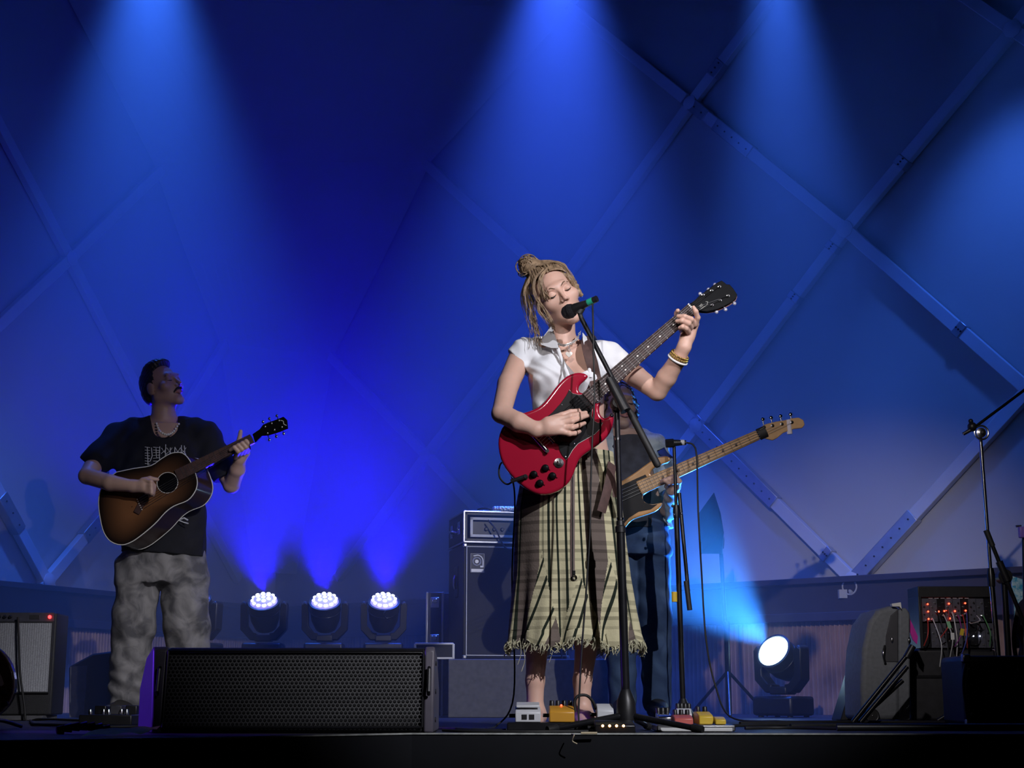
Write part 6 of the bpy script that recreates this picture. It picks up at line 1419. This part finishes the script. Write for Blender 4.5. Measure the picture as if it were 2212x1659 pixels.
ends = [(2000, 1340, 1996, 1395, 'red', None), (2012, 1338, 2030, 1440, 'white', None), (2022, 1322, 2046, 1470, 'black', None), (2036, 1330, 2052, 1420, 'white', 'white'), (2044, 1318, 2030, 1380, 'red', 'green'), (2054, 1325, 2066, 1425, 'white', None), (2066, 1330, 2060, 1400, 'purple', 'yellow'), (2076, 1330, 2090, 1400, 'red', 'orange'), (2084, 1326, 2072, 1428, 'blue', None), (2094, 1345, 2110, 1330, 'white', None), (2120, 1330, 2138, 1396, 'green', None), (2112, 1346, 2092, 1378, 'black', None)]
tagm = {'white': 'white_trim', 'green': 'green_tag', 'yellow': 'pedal_yellow', 'orange': 'pedal_red'}; mat('green_tag', (0.25, 0.5, 0.3), 0.7, noise=0.05)
pos = ['at the rack edge', 'second from the rack edge', 'left of the tagged leads', '', '', 'right of the tagged leads', '', '', 'among the tangled leads', 'looped on the right side', 'at the far right of the rack', 'across the lower right panel']
for i, (ax_, ay_, bx_, by_, cn, tg) in enumerate(ends):
    col_ = [c for _, c, n_ in pc if n_ == cn][0]; mat('lead_' + cn, col_, 0.5, noise=0.1)
    a_, b_ = P(ax_, ay_, fy - 0.012), P(bx_, by_, fy - 0.05 - 0.012 * ((i * 3) % 5))
    g = thing('patch_lead', ('%s patch lead %s of the modular synthesizer' % (cn, pos[i])) if not tg else '%s patch lead with a %s paper tag on the modular synthesizer' % (cn, tg), 'cable', a_, 'patch leads on the synthesizer')
    cv = cut_at([a_, a_ + V((0, -0.03, -0.005)), (a_ + b_) / 2 + V((rs.uniform(-.012, .012), -0.05 - 0.012 * ((i * 3) % 5), -0.01)), b_], 14)
    build(MB().tube(cv, 0.0026, 6), 'lead', 'lead_' + cn, g, smooth=60); build(MB().cyl(a_, a_ + V((0, -0.022, -0.002)), 0.0045, n=8), 'plug', 'chrome', g)
    if tg: build(MB().box(cv[9] + V((0, -0.004, 0)), (0.016, 0.002, 0.03), Matrix.Rotation(rs.uniform(-.4, .4), 3, 'Y')), 'paper_tag', tagm[tg], g)
# black trunk in front at the right with metal corners
YT = 5.6
x0 = P(2085, 1500, YT).x; zt = P(2150, 1416, YT).z
t = thing('amplifier_case', 'large black case with rounded metal corners at the stage edge', 'case', V((x0 + 0.25, YT + 0.15, 0)))
build(MB().box((x0 + 0.24, YT + 0.16, zt / 2 + 0.002), (0.48, 0.3, zt - 0.004)), 'case_body', 'trunk_black', t, bevel=0.02, seg=3)
Lc = Loc((x0, YT, 0.003))
bolt_corners(Lc, t, 0.48, zt, 0.3, 0.03)
build(MB().tube(cut_at([V((x0 + 0.01, YT + 0.005, zt - 0.03)), V((x0 - 0.004, YT + 0.002, zt * 0.6)), V((x0 + 0.004, YT + 0.004, 0.03))], 12), 0.006, 8), 'edge_piping', 'black_metal', t, smooth=60)
for zz in (0.05, zt - 0.05):
    for xq in (0.02, 0.2): build(MB().ball(V((x0 + xq, YT - 0.001, zz)), 0.006, 8), 'rivet', 'steel', t)
# folded black stand leaning diagonally in front of the rolling case
YF = 6.1
t = thing('folded_stand', 'folded black tripod stand lying diagonally against the grey rolling case', 'stand', V((P(1850, 1545, YF).x, YF, 0)))
for k, (a_, b_) in enumerate((((1842, 1546), (1962, 1412)), ((1858, 1548), (1960, 1440)), ((1850, 1552), (1950, 1470)))):
    p_, q_ = P(*a_, YF + 0.02 * k), P(*b_, YF + 0.02 * k); p_.z = 0.010; build(MB().tube([p_, q_], [0.011, 0.009], 8), 'folded_leg', 'black_metal', t, smooth=60)
p_ = P(1958, 1420, YF); build(MB().tube([p_, P(1972, 1395, YF)], 0.014, 10), 'head_joint', 'black_plastic', t, smooth=60)
# black bag and the patterned cloth at the right edge
mat('black_bag', (0.010, 0.010, 0.013), 0.8, noise=0.3, nscale=50, bump=0.3)
YBg = 6.75
tbag = thing('gig_bag', 'rounded black bag slumped at the stage edge right of the stands', 'bag', V((P(2262, 1540, YBg).x, YBg, 0)))
F = Field(grid1((P(2175, 1400, YBg).x, P(2360, 1400, YBg).x, 0.008)), grid1((YBg - 0.16, YBg + 0.16, 0.008)), grid1((0.0, P(2230, 1250, YBg).z, 0.008)))
F.el(P(2262, 1350, YBg), (0.14, 0.12, 0.17), None, 0.03); F.rc(P(2268, 1420, YBg), V((P(2268, 1420, YBg).x, YBg, 0.11)), 0.13, 0.12, 0.04); F.ripple(lambda X, Y, Z: 0.006 * np.sin(X * 60) * np.sin(Z * 50)); F.cut(V((0, 0, 0.004)), (0, 0, -1))
fbuild(F, 'bag_body', 'black_bag', tbag); del F
build(MB().tube(cut_at([P(2200, 1310, YBg - 0.1), P(2190, 1380, YBg - 0.14), P(2200, 1450, YBg - 0.12)], 10), 0.010, 8, flat=0.4), 'bag_strap', 'black_rubber', tbag, smooth=60)
camo('cyan_mottle', (0.05, 0.35, 0.6), (0.5, 0.7, 0.8), 60)  # cyan and pale blue mottle set straight in the base colour
c = P(2204, 1262, YBg + 0.2)
clo = build(MB().prism([P(x, y, YBg + 0.095) for x, y in ((2186, 1244), (2212, 1252), (2260, 1260), (2260, 1400), (2196, 1400), (2190, 1290), (2186, 1275))], (0, 0.012, 0)), 'patterned_cloth', 'cyan_mottle', bevel=0.003); tag(clo, 'patterned cloth in mottled cyan behind the slumped black bag', 'cloth')
mat('violet_plastic', (0.25, 0.15, 0.6), 0.4, noise=0.1)
c = P(2205, 1143, 6.6); tt = thing('stand_clamp', 'small violet clamp on a post at the stage edge above the black bag', 'clamp', V((P(2218, 1540, 6.6).x, 6.6, 0)))
build(MB().cyl(V((P(2218, 1540, 6.6).x, 6.6, 0.0)), P(2212, 1150, 6.6), 0.010), 'post', 'black_metal', tt, smooth=60); build(MB().box(P(2208, 1150, 6.58), (0.03, 0.03, 0.05)), 'clamp_body', 'violet_plastic', tt, bevel=0.006); build(MB().cyl(P(2194, 1137, 6.58), P(2206, 1136, 6.58), 0.005), 'clamp_screw', 'steel', tt)

# ================================================================== left-hand gear
# silver-faced combo amplifier on a low stand
YAm = 7.0
mat('silver_cloth', (0.36, 0.37, 0.40), 0.7, noise=0.25, nscale=180); mat('jewel_red', (1, 0.05, 0.03), 0.2, emit=(1, 0.02, 0.02), estr=10)
L = Loc(V((P(-165, 1500, YAm).x, YAm, P(50, 1545, YAm).z)), 0.06, -0.0)
aw = P(106, 1500, YAm).x - P(-165, 1500, YAm).x; ah = P(50, 1322, YAm).z - L.o.z
ga = thing('guitar_amplifier', 'silver-grilled combo guitar amplifier with a glowing red jewel lamp', 'amplifier', L(aw / 2, 0.12, 0))
build(L.box(MB(), (aw / 2, 0.14, ah / 2), (aw, 0.24, ah)), 'cabinet', 'tolex', ga, bevel=0.008)
build(L.box(MB(), (aw / 2, 0.012, ah * 0.56), (aw - 0.03, 0.014, ah * 0.68)), 'grille', 'silver_cloth', ga, bevel=0.002)
mb = MB()
for k in range(52): mb.box(L(0.02 + (aw - 0.04) * k / 51, 0.004, ah * 0.56), (0.0035, 0.003, ah * 0.67), L.R)
rb = build(mb, 'grille_ribs', 'silver_cloth', ga); rb['kind'] = 'stuff'
mb = MB()
for z in (ah * 0.22, ah * 0.905): mb.box(L(aw / 2, 0.003, z), (aw - 0.02, 0.006, 0.006), L.R)
for x in (0.012, aw - 0.012): mb.box(L(x, 0.003, ah * 0.56), (0.006, 0.006, ah * 0.68), L.R)
build(mb, 'grille_trim', 'steel', ga)
cp = build(L.box(MB(), (aw / 2, 0.014, ah * 0.955), (aw - 0.02, 0.012, ah * 0.085)), 'control_panel', 'panel_grey', ga)
for k in range(9): build(MB().lathe(L(0.36 + k * 0.026 - 0.2, 0.008, ah * 0.955), L.R @ V((0, -1, 0)), [(0, 0.009), (0.012, 0.006)], 10), 'control_knob', 'black_plastic', cp, smooth=40)
build(L.box(MB(), (aw - 0.10, 0.006, ah * 0.955), (0.045, 0.003, 0.02)), 'name_plate', 'steel', cp)
build(MB().ball(L(aw - 0.03, 0.004, ah * 0.955), 0.0085, 10), 'jewel_lamp', 'jewel_red', cp, smooth=60)
tb = thing('amplifier_stand', 'low black stand with a grey bar under the silver combo amplifier', 'stand', V((L.o.x + aw / 2, YAm + 0.12, 0)))
build(MB().box((L.o.x + aw / 2, YAm + 0.13, L.o.z - 0.012), (aw * 0.9, 0.22, 0.02)), 'bar', 'grey_felt', tb)
for sx in (0.1, 0.9):
    for yy in (0.05, 0.22): build(MB().cyl(V((L.o.x + aw * sx, YAm + yy, 0.0)), V((L.o.x + aw * sx, YAm + yy, L.o.z - 0.02)), 0.012), 'leg', 'black_metal', tb)
cable([L(aw - 0.17, -0.02, ah * 0.95), L(aw - 0.155, -0.03, ah * 0.7), L(aw - 0.14, -0.03, ah * 0.4), L(aw - 0.11, -0.035, ah * 0.1), L(aw - 0.09, -0.05, -0.03), L(aw - 0.02, -0.09, -L.o.z + 0.008), L(aw + 0.3, -0.5, -L.o.z + 0.008)], 0.0055, 'amplifier_lead', 'black_rubber', 'black lead hanging down the front of the silver combo amplifier')
# brown guitar on a stand at the left edge
YGl = 5.35
mat('dark_brown', (0.11, 0.045, 0.025), 0.25, noise=0.2, coat=0.5); mat('cream', (0.72, 0.60, 0.40), 0.4, noise=0.03)
c = P(-62, 1512, YGl)
bg = thing('electric_guitar', 'dark brown electric guitar with cream pickguard on a floor stand beside the silver amplifier', 'guitar', V((c.x, YGl, 0.06)))
lpo = []
for k in range(36):
    a_ = 2 * PI * k / 36; r = 0.147 + 0.018 * math.cos(2 * a_) * 0; lpo.append(V((c.x + r * math.cos(a_), YGl, c.z + 0.044 + (0.16 if a_ < PI else 0.125) * math.sin(a_))))
slab(lpo, YGl, YGl + 0.045, 0.008, 'body', 'dark_brown', bg)
build(MB().tube([p + V((0, 0.004, 0)) for p in lpo] + [lpo[0] + V((0, 0.004, 0))], 0.003, 6, cap=False), 'binding', 'cream', bg)
build(MB().prism([P(x, y, YGl - 0.001) for x, y in ((-40, 1440), (-4, 1447), (4, 1463), (9, 1478), (3, 1482), (-30, 1478))], (0, -0.004, 0)), 'pickguard', 'cream', bg)
for (a_, b_) in ((11, 1495), (-5, 1508), (13, 1519), (0, 1531)): build(MB().lathe(P(a_, b_, YGl), (0, -1, 0), [(0, 0.011), (0.012, 0.009), (0.013, 0.006)], 12), 'control_knob', 'dot_dark', bg, smooth=40)
build(MB().tube([V((c.x - 0.02, YGl + 0.01, c.z + 0.15)), V((c.x - 0.08, YGl + 0.03, c.z + 0.62))], 0.024, 10), 'neck', 'dark_brown', bg, smooth=60)
gs = thing('guitar_stand', 'black folding floor stand holding the dark brown guitar', 'stand', V((c.x, YGl + 0.1, 0)))
for sx in (-0.1, 0.1): build(MB().tube(cut_at([V((c.x + sx, YGl - 0.03, 0.032)), V((c.x + sx, YGl + 0.06, 0.028)), V((c.x + sx * 1.3, YGl + 0.16, 0.0075))], 8), 0.0075, 8), 'leg', 'black_metal', gs, smooth=60)
build(MB().tube([V((c.x, YGl + 0.08, 0.04)), V((c.x - 0.03, YGl + 0.12, 0.4))], 0.009, 8), 'mast', 'black_metal', gs, smooth=60)
# dark monitor and grey amp side behind the guitarist's leg
Yd = 7.75
dm = thing('stage_monitor', 'dark floor monitor with sloping top behind the acoustic guitarist', 'speaker', V((P(225, 1545, Yd).x, Yd, 0)))
q = [P(x, y, Yd) for x, y in ((148, 1552), (148, 1440), (200, 1412), (262, 1404), (330, 1404), (330, 1552))]
for p in q: p.z = max(p.z, 0.004)
build(MB().prism(q, (0, 0.35, 0)), 'cabinet', 'black_plastic', dm, bevel=0.01)
q = [P(x, y, Yd - 0.012) for x, y in ((150, 1552), (152, 1440), (187, 1438), (180, 1552))]
for p in q: p.z = max(p.z, 0.004)
build(MB().prism(q, (0, 0.012, 0)), 'front_panel', 'grey_felt', dm)
# guitarist's pedal board, blue cable wrap and green sheet at the lip
YPL = 5.9
x0, x1 = P(185, 1560, YPL).x, P(298, 1560, YPL).x
pl_ = thing('pedal_board', 'dark pedal board with chrome switches at the acoustic guitarist\'s feet', 'pedal board', V(((x0 + x1) / 2, YPL, 0)))
build(MB().box(((x0 + x1) / 2, YPL, 0.024), (x1 - x0, 0.2, 0.04)), 'deck', 'black_plastic', pl_, bevel=0.005)
for k in range(5): build(MB().lathe(V((x0 + 0.03 + k * 0.035, YPL - 0.05 + 0.06 * (k % 2), 0.044)), (0, 0, 1), [(0, 0.008), (0.012, 0.0075), (0.02, 0.005)], 10), 'foot_switch', 'chrome', pl_, smooth=40)
for k in range(3): build(MB().box((x0 + 0.05 + k * 0.06, YPL + 0.05, 0.06), (0.045, 0.07, 0.035)), 'pedal_housing', ['black_metal', 'grey_dark', 'black_plastic'][k], pl_, bevel=0.004)
mat('blue_wrap', (0.05, 0.12, 0.25), 0.4, noise=0.2, nscale=30)
wx0, wx1 = P(128, 1580, 4.75).x, P(218, 1580, 4.75).x
wr = thing('cable_wrap', 'ribbed blue cable wrap lying at the stage lip', 'cable', V(((wx0 + wx1) / 2, 4.75, 0)))
for k in range(7):
    f = k / 6; xx = wx0 + (wx1 - wx0) * f; build(MB().tube([V((xx, 4.72 + 0.05 * f, 0.012 + 0.01 * math.sin(PI * f))), V((xx + (wx1 - wx0) / 7, 4.73 + 0.05 * f, 0.014 + 0.01 * math.sin(PI * f)))], [0.011, 0.015], 10), 'rib', 'blue_wrap' if k % 2 else 'black_rubber', wr, smooth=50)
mat('lime', (0.62, 0.90, 0.12), 0.6, noise=0.1, nscale=20)
sv = []; sf = []
for i in range(9):
    xx = P(180 + 13 * i, 1590, 4.35).x
    for j in range(4): sv.append(V((xx, 4.33 + 0.05 * j - 0.0 * i + 0.028 * i, 0.004 + 0.005 * j + 0.008 * abs(math.sin(i * 0.9 + j)) * (0.4 + 0.1 * i))))
for i in range(8):
    for j in range(3): q = i * 4 + j; sf.append((q, q + 1, q + 5, q + 4))
tag(build(MB().add(sv, sf), 'paper_sheet', 'lime', smooth=60), 'crumpled lime green sheet lying on the stage lip', 'paper')

# ================================================================== cables on the stage floor
rc_ = random.Random(21)
def floor_cable(pts, r, label, m='black_rubber'):
    return cable([V((x, y, r + 0.001)) for x, y in pts], r, 'floor_cable', m, label, group='cables on the stage floor', n=70)
floor_cable([(-0.225, 4.96), (-0.15, 4.84), (0.02, 4.79), (0.14, 4.80), (0.245, 4.82)], 0.005, 'black cable curving in front of the singer\'s pedal board')
floor_cable([(-0.025, 4.97), (-0.13, 5.03), (-0.23, 5.24), (-0.50, 5.36)], 0.005, 'black cable running from the pedal board behind the long floor monitor')
floor_cable([(0.80, 5.22), (0.95, 5.28), (1.2, 5.12), (1.68, 5.14)], 0.006, 'black cable between the silver pedal board and the large black case')
floor_cable([(0.8, 5.6), (1.1, 5.85), (1.4, 5.72), (1.6, 5.93), (1.8, 6.01)], 0.006, 'black cable snaking before the pale blue moving head light')
floor_cable([(0.9, 6.0), (1.12, 6.14), (1.4, 6.26), (1.62, 6.25), (1.8, 6.24)], 0.007, 'black cable running behind the folded stand')
floor_cable([(1.0, 5.46), (1.25, 5.58), (1.5, 5.42), (1.7, 5.36)], 0.008, 'thick black cable lying towards the large black case')
floor_cable([(-1.42, 5.92), (-1.32, 5.76), (-1.34, 5.5), (-1.48, 5.4)], 0.006, 'black cable by the acoustic guitarist\'s pedal board')
floor_cable([(-2.1, 6.62), (-1.96, 6.2), (-1.82, 5.82), (-1.62, 5.64)], 0.006, 'black cable from the silver amplifier across the floor')
cable([P(1243, 1538, 5.0), P(1241, 1516, 5.0), P(1250, 1503, 5.0), P(1268, 1503, 5.01), P(1281, 1516, 5.02), P(1287, 1532, 5.03)], 0.005, 'patch_cable', 'black_rubber', 'black patch cable arching up between the orange and white pedals')
# pale hook of tape hanging over the lip
cable([V((P(1235, 1580, 4.66).x, 4.66, 0.002)), P(1240, 1588, 4.63), P(1236, 1600, 4.64), P(1247, 1607, 4.64)], 0.002, 'tape_strip', 'cream', 'short pale strip of tape curling over the stage front', 'tape', n=20)
cable([V((P(1255, 1580, 4.665).x, 4.665, 0.004)), V((P(1270, 1580, 4.665).x, 4.665, 0.004)), V((P(1290, 1580, 4.665).x, 4.665, 0.004))], 0.004, 'tape_strip', 'cream', 'short pale strip of tape lying along the stage lip', 'tape', n=10)
cable([V((P(1800, 1560, 5.05).x, 5.0, 0.014)), V((P(2000, 1562, 5.0).x, 5.0, 0.014)), V((P(2085, 1562, 5.0).x, 5.0, 0.014)), V((P(2300, 1562, 5.0).x, 5.02, 0.014))], 0.013, 'stage_pipe', 'black_plastic', 'thick dark pipe lying along the stage lip before the rolling case', 'pipe', n=30)

# ------------------------------------------------------------------ haze
HAZE = 0.10
mb = MB().prism([V((-4.2, 6.75, 0.004)), V((3.55, 7.5, 0.004)), CORNER + V((0.05, -0.12, 0.004))], (0, 0, 6.6))
hz = build(mb, 'haze', None, loc=(0, 8, 0.004))
m = bpy.data.materials.new('haze'); m.use_nodes = True; nt = m.node_tree; nt.nodes.clear()
out = nt.nodes.new('ShaderNodeOutputMaterial'); vsx = nt.nodes.new('ShaderNodeVolumeScatter')
vsx.inputs['Density'].default_value = HAZE; vsx.inputs['Anisotropy'].default_value = 0.2
vsx.inputs['Color'].default_value = (1, 1, 1, 1)
nt.links.new(vsx.outputs[0], out.inputs['Volume'])
hz.data.materials.append(m)
tag(hz, 'thin stage haze hanging over the stage and catching the light beams', 'haze', kind='stuff')
